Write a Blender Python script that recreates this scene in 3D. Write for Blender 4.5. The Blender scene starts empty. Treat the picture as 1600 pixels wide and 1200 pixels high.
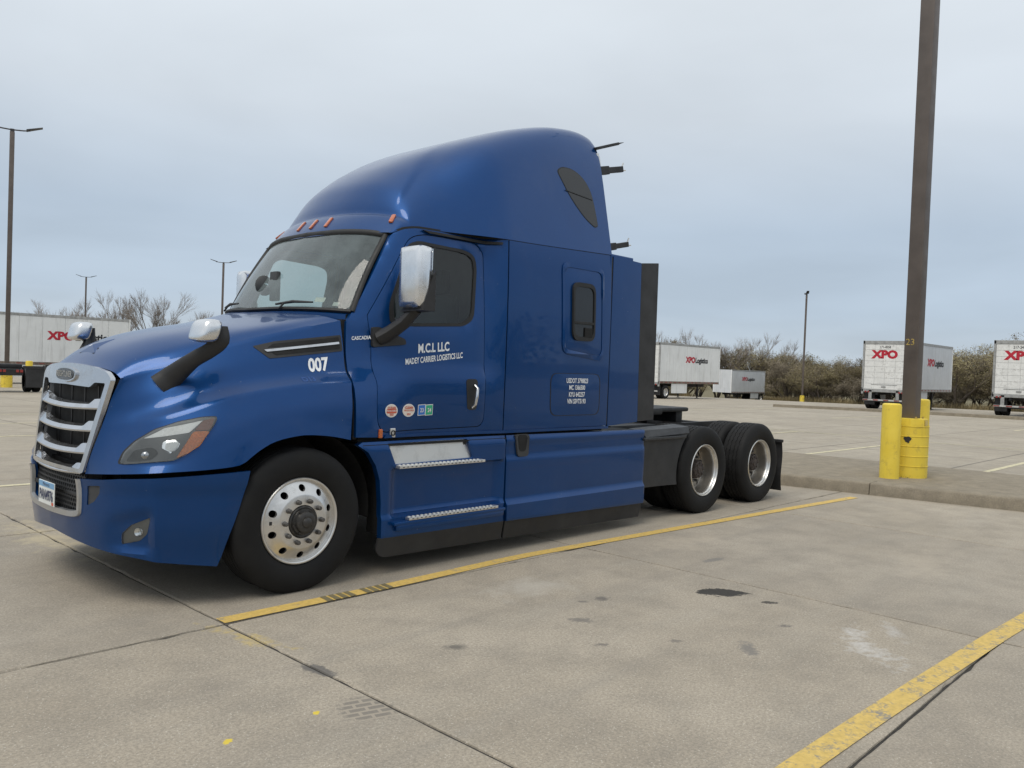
import bpy, bmesh, math, random
import numpy as np
from mathutils import Vector, Matrix
from mathutils.bvhtree import BVHTree

# ------------------------------------------------------------------ camera, sky, sun, exposure
scn = bpy.context.scene
COL = scn.collection
def setup_view():
    yaw, pit, rol = 0.8142, -0.0225, 0.0374
    F = Vector((math.sin(yaw)*math.cos(pit), math.cos(yaw)*math.cos(pit), math.sin(pit)))
    R = Vector((math.cos(yaw), -math.sin(yaw), 0)); U = R.cross(F)
    R2 = R*math.cos(rol)+U*math.sin(rol); U2 = U*math.cos(rol)-R*math.sin(rol)
    cd = bpy.data.cameras.new('camera'); co = bpy.data.objects.new('camera', cd); COL.objects.link(co)
    M = Matrix((R2, U2, -F)).transposed().to_4x4(); M.translation = (-3.1349, -4.8685, 1.6068)
    co.matrix_world = M
    cd.sensor_width = 36; cd.sensor_fit = 'HORIZONTAL'; cd.lens = 36*1294/1600
    cd.clip_start = .05; cd.clip_end = 3000
    scn.camera = co
setup_view()
SUN_AZ = math.atan2(-.22, -.92)      # direction towards the sun in the ground plane
SUN_EL = math.radians(60)
def setup_light():
    w = bpy.data.worlds.new('World'); scn.world = w; w.use_nodes = True
    nt = w.node_tree; N = nt.nodes; L = nt.links; N.clear()
    out = N.new('ShaderNodeOutputWorld'); bg = N.new('ShaderNodeBackground'); L.new(bg.outputs[0], out.inputs[0])
    sky = N.new('ShaderNodeTexSky'); sky.sky_type = 'NISHITA'; sky.sun_disc = False
    sky.sun_elevation = SUN_EL; sky.sun_rotation = math.pi/2-SUN_AZ; sky.dust_density = 2.0
    tc = N.new('ShaderNodeTexCoord'); sep = N.new('ShaderNodeSeparateXYZ'); L.new(tc.outputs['Generated'], sep.inputs[0])
    # thin overcast veil: a flat cloud sheet mapped by direction / height so that bands flatten to the horizon
    zz = N.new('ShaderNodeMath'); zz.operation = 'MAXIMUM'; zz.inputs[1].default_value = 0.0; L.new(sep.outputs[2], zz.inputs[0])
    za = N.new('ShaderNodeMath'); za.operation = 'ADD'; za.inputs[1].default_value = .16; L.new(zz.outputs[0], za.inputs[0])
    dv = N.new('ShaderNodeVectorMath'); dv.operation = 'DIVIDE'; L.new(tc.outputs['Generated'], dv.inputs[0])
    cmb = N.new('ShaderNodeCombineXYZ'); [L.new(za.outputs[0], cmb.inputs[i]) for i in range(3)]
    L.new(cmb.outputs[0], dv.inputs[1])
    n1 = N.new('ShaderNodeTexNoise'); n1.inputs['Scale'].default_value = .85; n1.inputs['Detail'].default_value = 5; n1.inputs['Roughness'].default_value = .48
    n1.inputs['Distortion'].default_value = .35
    L.new(dv.outputs[0], n1.inputs['Vector'])
    # veil colour from blue-grey low down to pale grey overhead
    ramp = N.new('ShaderNodeValToRGB'); L.new(sep.outputs[2], ramp.inputs[0])
    e = ramp.color_ramp.elements
    e[0].position = 0.0; e[0].color = (.46, .525, .585, 1)
    e[1].position = .46; e[1].color = (.675, .72, .755, 1)
    for pos, c in ((.07, (.40, .48, .575, 1)), (.16, (.40, .475, .565, 1)), (.28, (.55, .60, .65, 1))):
        k = ramp.color_ramp.elements.new(pos); k.color = c
    cr = N.new('ShaderNodeMapRange'); cr.inputs['From Min'].default_value = .34; cr.inputs['From Max'].default_value = .68
    cr.inputs['To Min'].default_value = .93; cr.inputs['To Max'].default_value = 1.08; L.new(n1.outputs[0], cr.inputs[0])
    mul = N.new('ShaderNodeVectorMath'); mul.operation = 'SCALE'; L.new(ramp.outputs[0], mul.inputs[0]); L.new(cr.outputs[0], mul.inputs['Scale'])
    sc = N.new('ShaderNodeVectorMath'); sc.operation = 'SCALE'; sc.inputs['Scale'].default_value = .1; L.new(sky.outputs[0], sc.inputs[0])
    mx = N.new('ShaderNodeMix'); mx.data_type = 'RGBA'; mx.inputs[0].default_value = .9
    L.new(sc.outputs[0], mx.inputs[6]); L.new(mul.outputs[0], mx.inputs[7])
    L.new(mx.outputs[2], bg.inputs[0]); bg.inputs[1].default_value = 1.0
    sd = bpy.data.lights.new('sun', 'SUN'); so = bpy.data.objects.new('sun', sd); COL.objects.link(so)
    sd.energy = 1.5; sd.angle = math.radians(32); sd.color = (1, .94, .84)
    d = Vector((math.cos(SUN_AZ)*math.cos(SUN_EL), math.sin(SUN_AZ)*math.cos(SUN_EL), math.sin(SUN_EL)))
    so.rotation_euler = d.to_track_quat('Z', 'Y').to_euler(); so.location = d*60
    vs = scn.view_settings; vs.view_transform = 'Standard'; vs.look = 'None'; vs.exposure = .30; vs.gamma = 1; vs.use_curve_mapping = False
setup_light()

# ------------------------------------------------------------------ materials
class NT:
    def __init__(s, name):
        s.m = bpy.data.materials.new(name); s.m.use_nodes = True; s.t = s.m.node_tree
        s.p = s.t.nodes['Principled BSDF']
    def n(s, typ, **kw):
        nd = s.t.nodes.new('ShaderNode'+typ)
        for k, v in kw.items():
            if hasattr(nd, k): setattr(nd, k, v)
            else: nd.inputs[k.replace('_', ' ')].default_value = v
        return nd
    def l(s, a, b): s.t.links.new(a, b)
    def pos(s): return s.n('NewGeometry').outputs['Position']
    def noise(s, scale, detail=4, rough=.55, vec=None, dist=0, sc=None):
        nd = s.n('TexNoise'); nd.inputs['Scale'].default_value = scale; nd.inputs['Detail'].default_value = detail
        nd.inputs['Roughness'].default_value = rough; nd.inputs['Distortion'].default_value = dist
        v = vec or s.pos()
        if sc:
            mp = s.n('Mapping'); mp.inputs['Scale'].default_value = sc; s.l(v, mp.inputs[0]); v = mp.outputs[0]
        s.l(v, nd.inputs['Vector']); return nd.outputs[0]
    def rng(s, v, a, b, c=0., d=1.):
        r = s.n('MapRange'); s.l(v, r.inputs[0])
        for i, x in zip((1, 2, 3, 4), (a, b, c, d)): r.inputs[i].default_value = x
        return r.outputs[0]
    def mix(s, f, a, b):
        m = s.n('Mix'); m.data_type = 'RGBA'
        for sock, v in ((m.inputs[0], f), (m.inputs[6], a), (m.inputs[7], b)):
            if isinstance(v, (int, float)): sock.default_value = v
            elif isinstance(v, tuple): sock.default_value = v+(1,) if len(v) == 3 else v
            else: s.l(v, sock)
        return m.outputs[2]
    def math(s, op, a, b=None):
        m = s.n('Math'); m.operation = op
        for i, v in enumerate((a, b)):
            if v is None: continue
            if isinstance(v, (int, float)): m.inputs[i].default_value = v
            else: s.l(v, m.inputs[i])
        return m.outputs[0]
    def set(s, **kw):
        for k, v in kw.items():
            sock = s.p.inputs[k.replace('_', ' ')]
            if isinstance(v, (int, float)): sock.default_value = v
            elif isinstance(v, tuple): sock.default_value = v+(1,) if len(v) == 3 else v
            else: s.l(v, sock)
        return s
    def bump(s, h, strength=.3, dist=.01):
        b = s.n('Bump'); b.inputs['Strength'].default_value = strength; b.inputs['Distance'].default_value = dist
        s.l(h, b.inputs['Height']); s.l(b.outputs[0], s.p.inputs['Normal'])
MAT = {}
def plain(name, col, rough=.5, metal=0., var=.12, scale=6, coat=0., bump=0, bscale=80):
    t = NT(name)
    nz = t.noise(scale, 5)
    lo = tuple(c*(1-var) for c in col); hi = tuple(min(1, c*(1+var)) for c in col)
    t.set(Base_Color=t.mix(t.rng(nz, .3, .7), lo, hi), Metallic=metal, Coat_Weight=coat)
    t.set(Roughness=t.rng(t.noise(scale*2.3, 4), .3, .7, max(0, rough-.07), min(1, rough+.07)))
    if bump: t.bump(t.noise(bscale, 4), bump)
    MAT[name] = t.m; return t.m
def paint():
    t = NT('blue_paint')
    n = t.noise(1.3, 4); f = t.noise(900, 1)
    dust = t.rng(t.noise(3.1, 6, .62), .52, .78)
    c = t.mix(t.rng(n, .3, .7), (.0004, .040, .160), (.0006, .046, .180))
    c = t.mix(t.rng(f, .58, .8), c, (.004, .085, .26))
    c = t.mix(t.math('MULTIPLY', dust, .03), c, (.30, .28, .25))
    vv = t.n('TexVoronoi'); vv.inputs['Scale'].default_value = 17; t.l(t.pos(), vv.inputs[0])
    c = t.mix(t.math('MULTIPLY', t.math('MULTIPLY', t.rng(vv.outputs['Distance'], .045, .03), t.rng(t.noise(2.3, 2), .52, .56)), .7), c, (.35, .36, .37))
    t.set(Base_Color=c, Metallic=.55, Roughness=.36, Specular_IOR_Level=.25, Coat_Weight=.62, Coat_Roughness=t.rng(t.noise(5, 5), .35, .75, .02, .07), Coat_IOR=1.42)
    b = t.n('Bump'); b.inputs['Strength'].default_value = .010; b.inputs['Distance'].default_value = .02
    t.l(t.noise(5.0, 2), b.inputs['Height']); t.l(b.outputs[0], t.p.inputs['Coat Normal'])
    MAT['blue_paint'] = t.m
paint()
def chrome(name, col, rough, grime):
    t = NT(name); n = t.noise(7, 7, .72); g = t.rng(n, .48, .82)
    t.set(Base_Color=t.mix(t.math('MULTIPLY', g, grime), col, (.22, .21, .19)), Metallic=t.rng(g, 0, 1, .95, .95-.35*grime))
    t.set(Roughness=t.rng(t.noise(12, 5), .3, .7, rough, rough+.14))
    MAT[name] = t.m
chrome('chrome', (.60, .61, .63), .13, .55); chrome('aluminium', (.70, .69, .67), .26, .5); chrome('step_alloy', (.74, .73, .70), .36, .5)
plain('black_plastic', (.018, .018, .019), .55, var=.25, bump=.08, bscale=300)
plain('black_void', (.006, .006, .006), .8); plain('dark_frame', (.016, .016, .017), .6, var=.4)
plain('grey_plastic', (.045, .047, .05), .5, var=.2); plain('rubber_seal', (.012, .012, .012), .6)
plain('skirt_rubber', (.016, .0165, .018), .62, var=.3, scale=3)
plain('white_vinyl', (.78, .80, .82), .45, var=.06, scale=30); plain('hub_black', (.030, .028, .026), .4, var=.4, scale=40)
plain('lug_steel', (.11, .105, .10), .45, .6, var=.4, scale=60); plain('rust_hub', (.055, .043, .037), .75, var=.5, scale=30)
plain('interior_dark', (.045, .048, .05), .7); plain('interior_grey', (.16, .165, .16), .75)
plain('sticker_white', (.75, .74, .72), .5); plain('sticker_red', (.55, .10, .05), .5); plain('sticker_blue', (.03, .17, .55), .5)
plain('sticker_green', (.03, .38, .20), .5); plain('plate_white', (.72, .74, .72), .4); plain('plate_blue', (.16, .34, .55), .4)
plain('plate_ink', (.02, .03, .09), .5); plain('paper', (.8, .8, .76), .7)
plain('sticker_blue_ghost', (.012, .06, .22), .4); plain('sticker_cream', (.70, .62, .55), .5)
plain('flap_rubber', (.022, .022, .023), .6, var=.35, scale=4); plain('quarter_plastic', (.020, .021, .023), .5, var=.3, scale=5)
plain('mesh_black', (.03, .031, .033), .45); plain('emblem_dark', (.12, .125, .13), .35, .6, var=.4, scale=60)
plain('lamp_housing', (.13, .135, .14), .35, .2); plain('filler_plastic', (.035, .036, .038), .5); plain('fog_housing', (.26, .26, .25), .4); plain('marker_smoke', (.22, .10, .07), .3, coat=.6); plain('drl_white', (.72, .73, .73), .25, .1, coat=.6)
chrome('reflector', (.86, .87, .88), .12, .1); chrome('rim_shaded', (.40, .375, .34), .34, .6); chrome('smoke_chrome', (.36, .37, .38), .15, .2); chrome('satin_chrome', (.55, .56, .57), .3, .5)
chrome('chrome_brushed', (.78, .785, .79), .18, .25); chrome('mirror_glass', (.8, .8, .8), .01, .02)
plain('dark_glass_solid', (.012, .013, .014), .10)
def tyre():
    t = NT('tyre_rubber'); n = t.noise(9, 6, .65)
    t.set(Base_Color=t.mix(t.rng(n, .35, .75), (.005, .005, .0055), (.015, .0148, .0145)), Roughness=t.rng(n, .3, .7, .62, .85), Specular_IOR_Level=.3)
    t.bump(t.noise(160, 3), .1, .004); MAT['tyre_rubber'] = t.m
tyre()
def glass(name, tint, rough=.02, dirt_sheen=.12, tr=1.0):
    t = NT(name); N = t.t.nodes
    gl = t.n('BsdfGlossy'); gl.inputs['Roughness'].default_value = rough; gl.inputs['Color'].default_value = (1, 1, 1, 1)
    trn = t.n('BsdfTransparent'); trn.inputs[0].default_value = tint+(1,)
    df = t.n('BsdfDiffuse'); df.inputs[0].default_value = (.30, .36, .37, 1)
    fr = t.n('Fresnel'); fr.inputs[0].default_value = 1.5
    m1 = t.n('MixShader'); t.l(fr.outputs[0], m1.inputs[0]); t.l(trn.outputs[0], m1.inputs[1]); t.l(gl.outputs[0], m1.inputs[2])
    m2 = t.n('MixShader'); d = t.math('MULTIPLY', t.rng(t.noise(4, 6, .7), .35, .8, .4, 1), dirt_sheen)
    t.l(d, m2.inputs[0]); t.l(m1.outputs[0], m2.inputs[1]); t.l(df.outputs[0], m2.inputs[2])
    t.l(m2.outputs[0], t.t.nodes['Material Output'].inputs[0]); MAT[name] = t.m
glass('windshield_glass', (.76, .84, .81), .02, .42); glass('side_glass', (.66, .74, .71), .02, .05); glass('dark_glass', (.07, .08, .085), .03, .06)  # windshield film is dirt plus a pale sky reflection put into the colour
glass('lamp_lens', (.90, .91, .90), .05, .05)
def amber(name, col):
    t = NT(name); v = t.n('TexVoronoi'); v.inputs['Scale'].default_value = 90; t.l(t.pos(), v.inputs[0])
    t.set(Base_Color=t.mix(v.outputs[0], tuple(c*.55 for c in col), col), Roughness=.22, Coat_Weight=1.0, Subsurface_Weight=0.0); t.bump(v.outputs[0], .4, .004); MAT[name] = t.m
amber('amber_lens', (.85, .24, .012)); amber('red_lens', (.35, .02, .015)); amber('orange_marker', (.56, .12, .015))

# ------------------------------------------------------------------ mesh helpers
def link(name, me, mat=None, parent=None, smooth=None, loc=None):
    o = bpy.data.objects.new(name, me); COL.objects.link(o)
    if mat is not None and not me.materials: me.materials.append(MAT[mat] if isinstance(mat, str) else mat)
    if parent: o.parent = parent
    if loc: o.location = loc
    if smooth is not None and len(me.polygons):
        me.polygons.foreach_set('use_smooth', [True]*len(me.polygons))
        if smooth > 0:
            try: me.set_sharp_from_angle(angle=math.radians(smooth))
            except Exception: pass
    return o
def mesh(name, v, f, mat=None, parent=None, smooth=None, loc=None):
    me = bpy.data.meshes.new(name); me.from_pydata([tuple(map(float, p)) for p in v], [], [tuple(map(int, q)) for q in f]); me.update()
    return link(name, me, mat, parent, smooth, loc)
def frombm(name, bm, mat=None, parent=None, smooth=None, loc=None, recalc=True):
    if recalc: bmesh.ops.recalc_face_normals(bm, faces=bm.faces)
    me = bpy.data.meshes.new(name); bm.to_mesh(me); bm.free(); return link(name, me, mat, parent, smooth, loc)
class MB:
    """collects boxes, tubes and lathes into one mesh"""
    def __init__(s): s.v = []; s.f = []
    def add(s, v, f):
        b = len(s.v); s.v += [tuple(p) for p in v]; s.f += [tuple(b+i for i in q) for q in f]; return s
    def box(s, a, b, M=None):
        x0, y0, z0 = a; x1, y1, z1 = b
        v = [Vector(p) for p in ((x0,y0,z0),(x1,y0,z0),(x1,y1,z0),(x0,y1,z0),(x0,y0,z1),(x1,y0,z1),(x1,y1,z1),(x0,y1,z1))]
        if M: v = [M@p for p in v]
        return s.add(v, [(0,3,2,1),(4,5,6,7),(0,1,5,4),(1,2,6,5),(2,3,7,6),(3,0,4,7)])
    def rbox(s, a, b, r=.01, M=None):
        bm = bmesh.new(); c = [(a[i]+b[i])/2 for i in range(3)]; d = [abs(b[i]-a[i]) for i in range(3)]
        bmesh.ops.create_cube(bm, size=1, matrix=Matrix.Translation(c)@Matrix.Diagonal((d[0], d[1], d[2], 1)))
        bmesh.ops.bevel(bm, geom=list(bm.edges), offset=min(r, .45*min(d)), segments=2, affect='EDGES', profile=.6)
        bm.verts.index_update(); v = [(M@p.co if M else p.co).copy() for p in bm.verts]; f = [[q.index for q in g.verts] for g in bm.faces]; bm.free()
        return s.add(v, f)
    def tube(s, pts, r, n=8, caps=True, flat=None, fa=1.):
        pts = [Vector(p) for p in pts]; rs = r if isinstance(r, (list, tuple)) else [r]*len(pts)
        v = []; up = None
        for i, p in enumerate(pts):
            t = (pts[min(i+1, len(pts)-1)]-pts[max(i-1, 0)]).normalized()
            if up is None: up = Vector((0, 0, 1)) if abs(t.z) < .9 else Vector((1, 0, 0))
            a = t.cross(up).normalized(); b = a.cross(t).normalized(); up = b
            for k in range(n):
                q = 2*math.pi*k/n; v.append(p+a*(rs[i]*math.cos(q)*fa)+b*(rs[i]*math.sin(q)*(flat or 1)))
        f = [(i*n+k, i*n+(k+1)%n, (i+1)*n+(k+1)%n, (i+1)*n+k) for i in range(len(pts)-1) for k in range(n)]
        if caps: f += [tuple(range(n-1, -1, -1)), tuple((len(pts)-1)*n+k for k in range(n))]
        return s.add(v, f)
    def lathe(s, prof, n=32, axis='z', o=(0,0,0), M=None, close=False, a0=0, a1=2*math.pi):
        """prof: list of (radius, height)"""
        full = abs(a1-a0) > 6.28; m = n if full else n+1; v = []
        for r, h in prof:
            for k in range(m):
                q = a0+(a1-a0)*k/n; c, d = r*math.cos(q), r*math.sin(q)
                p = {'z': (c, d, h), 'y': (c, h, d), 'x': (h, c, d)}[axis]
                p = Vector(p)+Vector(o); v.append(M@p if M else p)
        P = len(prof); f = []
        for i in range(P if close else P-1):
            for k in range(n):
                k2 = (k+1) % m; j = (i+1) % P
                f.append((i*m+k, i*m+k2, j*m+k2, j*m+k))
        return s.add(v, f)
    def cyl(s, o, r, h, n=16, axis='z', r2=None):
        r2 = r if r2 is None else r2
        return s.lathe([(1e-5, 0), (r, 0), (r2, h), (1e-5, h)], n, axis, o)
    def build(s, name, mat, parent=None, smooth=None, loc=None, recalc=False):
        if recalc:
            bm = bmesh.new(); me = bpy.data.meshes.new('t'); me.from_pydata([tuple(p) for p in s.v], [], s.f); bm.from_mesh(me); bpy.data.meshes.remove(me)
            return frombm(name, bm, mat, parent, smooth, loc)
        return mesh(name, s.v, s.f, mat, parent, smooth, loc)
def cr(pts, n):
    """Catmull-Rom through pts with n points per span"""
    P = np.array(pts, float); P = np.vstack([2*P[0]-P[1], P, 2*P[-1]-P[-2]]); out = []
    for i in range(1, len(P)-2):
        for k in range(n):
            t = k/n
            out.append(.5*(2*P[i]+(P[i+1]-P[i-1])*t+(2*P[i-1]-5*P[i]+4*P[i+1]-P[i+2])*t*t+(3*P[i]-P[i-1]-3*P[i+1]+P[i+2])*t**3))
    out.append(P[-2]); return np.array(out)
def tab(T, z):
    """smooth (monotone cubic) table lookup"""
    xs = [a for a, b in T]; ys = [b for a, b in T]
    if z <= xs[0]: return ys[0]
    if z >= xs[-1]: return ys[-1]
    i = max(k for k in range(len(xs)) if xs[k] <= z); i = min(i, len(xs)-2)
    d = [(ys[k+1]-ys[k])/(xs[k+1]-xs[k]) for k in range(len(xs)-1)]
    def sl(k):
        if k == 0: return d[0]
        if k == len(xs)-1: return d[-1]
        if d[k-1]*d[k] <= 0: return 0
        return 2*d[k-1]*d[k]/(d[k-1]+d[k])
    h = xs[i+1]-xs[i]; t = (z-xs[i])/h
    return (2*t**3-3*t*t+1)*ys[i]+(t**3-2*t*t+t)*h*sl(i)+(3*t*t-2*t**3)*ys[i+1]+(t**3-t*t)*h*sl(i+1)
def ss(x, a, b):
    t = min(1, max(0, (x-a)/(b-a))); return t*t*(3-2*t)
def gridf(nr, nc, wrap=False):
    f = []
    for i in range(nr-1):
        for j in range(nc if wrap else nc-1):
            k = (j+1) % nc; f.append((i*nc+j, i*nc+k, (i+1)*nc+k, (i+1)*nc+j))
    return f
def rounded(poly, r, n=5):
    """round the corners of a closed 2D polygon"""
    out = []; m = len(poly); rr = r if isinstance(r, (list, tuple)) else [r]*m
    for i in range(m):
        p = np.array(poly[i], float); a = np.array(poly[i-1], float)-p; b = np.array(poly[(i+1) % m], float)-p
        la, lb = np.linalg.norm(a), np.linalg.norm(b); q = min(rr[i], .48*la, .48*lb)
        if q <= 0: out.append(tuple(p)); continue
        p0 = p+a/la*q; p1 = p+b/lb*q
        for k in range(n+1):
            t = k/n; out.append(tuple((1-t)**2*p0+2*t*(1-t)*p+t*t*p1))
    return out
def fill2d(poly, holes=(), cell=.08):
    """triangulated 2D region cut into a grid; returns bmesh with co=(u,v,0)"""
    bm = bmesh.new(); ed = []
    for lp in [poly]+list(holes):
        vs = [bm.verts.new((p[0], p[1], 0)) for p in lp]
        for i in range(len(vs)): ed.append(bm.edges.new((vs[i], vs[(i+1) % len(vs)])))
    bmesh.ops.triangle_fill(bm, use_beauty=True, use_dissolve=False, edges=ed, normal=(0, 0, 1))
    us = [p[0] for p in poly]; vs_ = [p[1] for p in poly]
    for ax, lo, hi in ((0, min(us), max(us)), (1, min(vs_), max(vs_))):
        k = max(1, int((hi-lo)/cell))
        for i in range(1, k):
            c = lo+(hi-lo)*i/k; co = [0, 0, 0]; no = [0, 0, 0]; co[ax] = c; no[ax] = 1
            bmesh.ops.bisect_plane(bm, geom=list(bm.verts)+list(bm.edges)+list(bm.faces), plane_co=co, plane_no=no, dist=1e-6)
    bmesh.ops.remove_doubles(bm, verts=bm.verts, dist=1e-5)
    dg = [e for e in bm.edges if len(e.link_faces) == 2 and abs(e.verts[0].co.x-e.verts[1].co.x) > 1e-5 and abs(e.verts[0].co.y-e.verts[1].co.y) > 1e-5]
    bnd = set(v for e in bm.edges if len(e.link_faces) == 1 for v in e.verts)
    if dg: bmesh.ops.dissolve_edges(bm, edges=dg, use_verts=False)
    bnd = set(v for e in bm.edges if len(e.link_faces) == 1 for v in e.verts)
    lo = [v for v in bm.verts if v not in bnd and len(v.link_edges) == 2]
    if lo: bmesh.ops.dissolve_verts(bm, verts=lo)
    return bm
def panel(name, poly, surf, mat, parent=None, off=0., thick=.012, holes=(), cell=.08, side=-1, smooth=30, lip=0.):
    """a curved sheet with thickness: region poly in (x,z) laid on y = side*surf(x,z)"""
    bm = fill2d(poly, holes, cell)
    bm.verts.ensure_lookup_table()
    bnd = [e for e in bm.edges if len(e.link_faces) == 1]
    bset = set(v for e in bnd for v in e.verts)
    for v in bm.verts:
        x, z = v.co.x, v.co.y; o = off-(lip if v in bset else 0)
        v.co = Vector((x, side*(surf(x, z)+o), z))
    if thick:
        r = bmesh.ops.extrude_edge_only(bm, edges=bnd)
        for g in r['geom']:
            if isinstance(g, bmesh.types.BMVert): g.co.y -= side*thick
    bmesh.ops.recalc_face_normals(bm, faces=bm.faces)
    # outward orientation
    s = sum(f.normal.y*f.calc_area() for f in bm.faces if abs(f.normal.y) > .3)
    if s*side < 0: bmesh.ops.reverse_faces(bm, faces=bm.faces)
    return frombm(name, bm, mat, parent, smooth, recalc=False)
def text_mesh(body, bold=0., xs=1., align='CENTER', size=1.):
    c = bpy.data.curves.new('t', 'FONT'); c.body = body; c.align_x = align; c.size = size; c.offset = bold; c.resolution_u = 3
    o = bpy.data.objects.new('t', c); COL.objects.link(o)
    dg = bpy.context.evaluated_depsgraph_get(); m = o.evaluated_get(dg).to_mesh()
    v = [(p.co.x*xs, p.co.y) for p in m.vertices]; f = [tuple(q.vertices) for q in m.polygons]
    o.to_mesh_clear() if hasattr(o, 'to_mesh_clear') else None
    bpy.data.objects.remove(o); bpy.data.curves.remove(c); return v, f
def text_on(name, body, size, place, mat, parent=None, bold=0., xs=1., thick=0.002, align='CENTER'):
    """place(u,v,d) -> 3D point; letters get a little thickness"""
    v, f = text_mesh(body, bold, xs, align, size); n = len(v)
    V = [place(a, b, thick) for a, b in v]; Fc = [tuple(q) for q in f]
    return mesh(name, V, Fc, mat, parent)
def thing(name, label, cat, loc=(0,0,0), rz=0., group=None):
    o = bpy.data.objects.new(name, None); COL.objects.link(o); o.location = loc; o.rotation_euler = (0, 0, rz); o.empty_display_size = .2
    return tag(o, label, cat, group)
def tag(o, label, cat, group=None, kind=None):
    if label: o['label'] = label
    if cat: o['category'] = cat
    if group: o['group'] = group
    if kind: o['kind'] = kind
    return o
def copy_tree(o, parent=None, **loc):
    c = o.copy(); COL.objects.link(c); c.parent = parent
    for ch in list(o.children): copy_tree(ch, c)
    return c

# ------------------------------------------------------------------ the tractor: body surfaces (x back from front axle, s half width, z up)
T_FRONT = [(1.0, 1.20), (1.1, 1.192), (1.28, 1.172), (1.43, 1.13), (1.53, 1.042), (1.69, 1.00), (1.89, .975), (1.97, .975), (2.6, .955), (2.8, .95)]
T_DOOR = [(1.0, 1.135), (1.3, 1.15), (1.48, 1.147), (1.57, 1.118), (1.75, 1.105), (2.0, 1.085), (2.6, 1.015), (2.8, .99)]
T_SLEEP = [(1.0, 1.195), (2.0, 1.20), (2.66, 1.185), (2.8, 1.175)]
def xw(z): return .545+(z-1.965)*.544
def side(x, z):
    a = tab(T_FRONT, z); b = tab(T_DOOR, z); c = tab(T_SLEEP, z)
    s = a+(b-a)*ss(x, .44, 1.05)
    s += .03*ss(x, 1.0, 1.75)
    s = s+(c-s)*ss(x, 1.76, 1.97)
    if z > 1.9:
        d = x-xw(max(z, 1.965)); k = ss(z, 1.9, 1.98)
        if d < .24: s -= k*(.052+.033*ss(z, 1.98, 2.6))*(1-max(d, -.02)/.24)**2
    return s
T_SEAM = [(.80, 2.59), (.90, 2.605), (1.0, 2.65), (1.12, 2.668), (1.9, 2.675), (3.5, 2.725)]
def seam(x): return tab(T_SEAM, x)
HOOD = [
 [(0,-1.06,0,1.51),(1,-.95,0,1.615),(2,-.7,0,1.725),(3,-.4,0,1.80),(4,-.1,0,1.86),(5,.10,0,1.915),(6,.20,0,1.95)],
 [(0,-1.05,.3,1.50),(1,-.94,.31,1.60),(2,-.7,.36,1.71),(3,-.4,.40,1.79),(4,-.1,.42,1.85),(5,.12,.43,1.91),(6,.24,.43,1.945)],
 [(0,-1.02,.55,1.47),(1,-.91,.57,1.545),(2,-.68,.62,1.645),(3,-.4,.68,1.735),(4,-.08,.74,1.82),(5,.19,.77,1.885),(6,.35,.79,1.925)],
 [(0,-1.0,.625,1.43),(1,-.88,.665,1.475),(2,-.66,.74,1.575),(3,-.38,.81,1.67),(4,-.05,.88,1.765),(5,.25,.925,1.845),(6,.44,.945,1.89)],
 [(0,-1.045,.595,1.29),(1,-.92,.695,1.33),(2,-.72,.815,1.41),(3,-.41,.895,1.53),(4,-.07,.955,1.61),(5,.22,.985,1.66),(6,.435,1.00,1.69)],
 [(0,-1.065,.58,1.20),(1,-.945,.71,1.225),(2,-.77,.86,1.285),(3,-.46,.955,1.405),(4,-.10,1.005,1.475),(5,.20,1.03,1.515),(6,.43,1.042,1.53)],
 [(0,-1.085,.565,1.12),(1,-.975,.735,1.145),(2,-.80,.94,1.215),(3,-.50,1.07,1.325),(4,-.14,1.115,1.395),(5,.18,1.13,1.43),(6,.425,1.13,1.44)],
 [(0,-1.12,.53,.98),(1,-1.03,.745,.995),(2,-.88,.975,1.03),(3,-.56,1.135,1.15),(4,-.18,1.172,1.265),(5,.15,1.183,1.29),(6,.41,1.173,1.275)],
 [(0,-1.14,.50,.88),(1,-1.07,.75,.89),(2,-.93,.99,.905),(3,-.60,1.165,.97),(3.4,-.40,1.19,1.06),(3.7,-.30,1.197,1.10),(4,-.2,1.203,1.135),(4.5,0,1.205,1.165),(5,.13,1.205,1.16),(5.5,.26,1.20,1.14),(6,.395,1.19,1.12)],
 [(0,-1.15,.485,.81),(1,-1.09,.76,.835),(2,-.95,1.01,.86),(3,-.60,1.18,.885),(3.3,-.47,1.20,.90),(3.6,-.345,1.212,.985),(3.85,-.24,1.217,1.04),(4.1,-.14,1.22,1.065),(4.5,0,1.22,1.08),(5,.14,1.22,1.072),(5.5,.26,1.213,1.055),(6,.385,1.20,1.03)],
]
def hood_mesh(nu=61, nv=6):
    rows = []
    us = np.linspace(0, 6, nu)
    ctl = []
    for r in HOOD:
        ctl.append([[tab([(q[0], q[k]) for q in r], u) for k in (1, 2, 3)] for u in us])
    ctl = np.array(ctl)
    # mirror ghost row so that the centre line is smooth
    cols = []
    for j in range(nu):
        c = ctl[:, j]
        g = c[1]*np.array([1, -1, 1])
        segs = [cr(np.vstack([g, c[:4]]), nv)[nv:], cr(c[3:7], nv)[1:], cr(c[6:9], nv)[1:], cr(c[8:], nv)[1:]]   # creases between the groups
        cols.append(np.vstack(segs))
    A = np.array(cols)                      # nu x nvv x 3  (x, s, z)
    nvv = A.shape[1]
    V = []; 
    for j in range(nu):
        near = [(p[0], -p[1], p[2]) for p in A[j][::-1]]; far = [(p[0], p[1], p[2]) for p in A[j][1:]]
        V += near+far
    return V, gridf(nu, 2*nvv-1)
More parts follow.
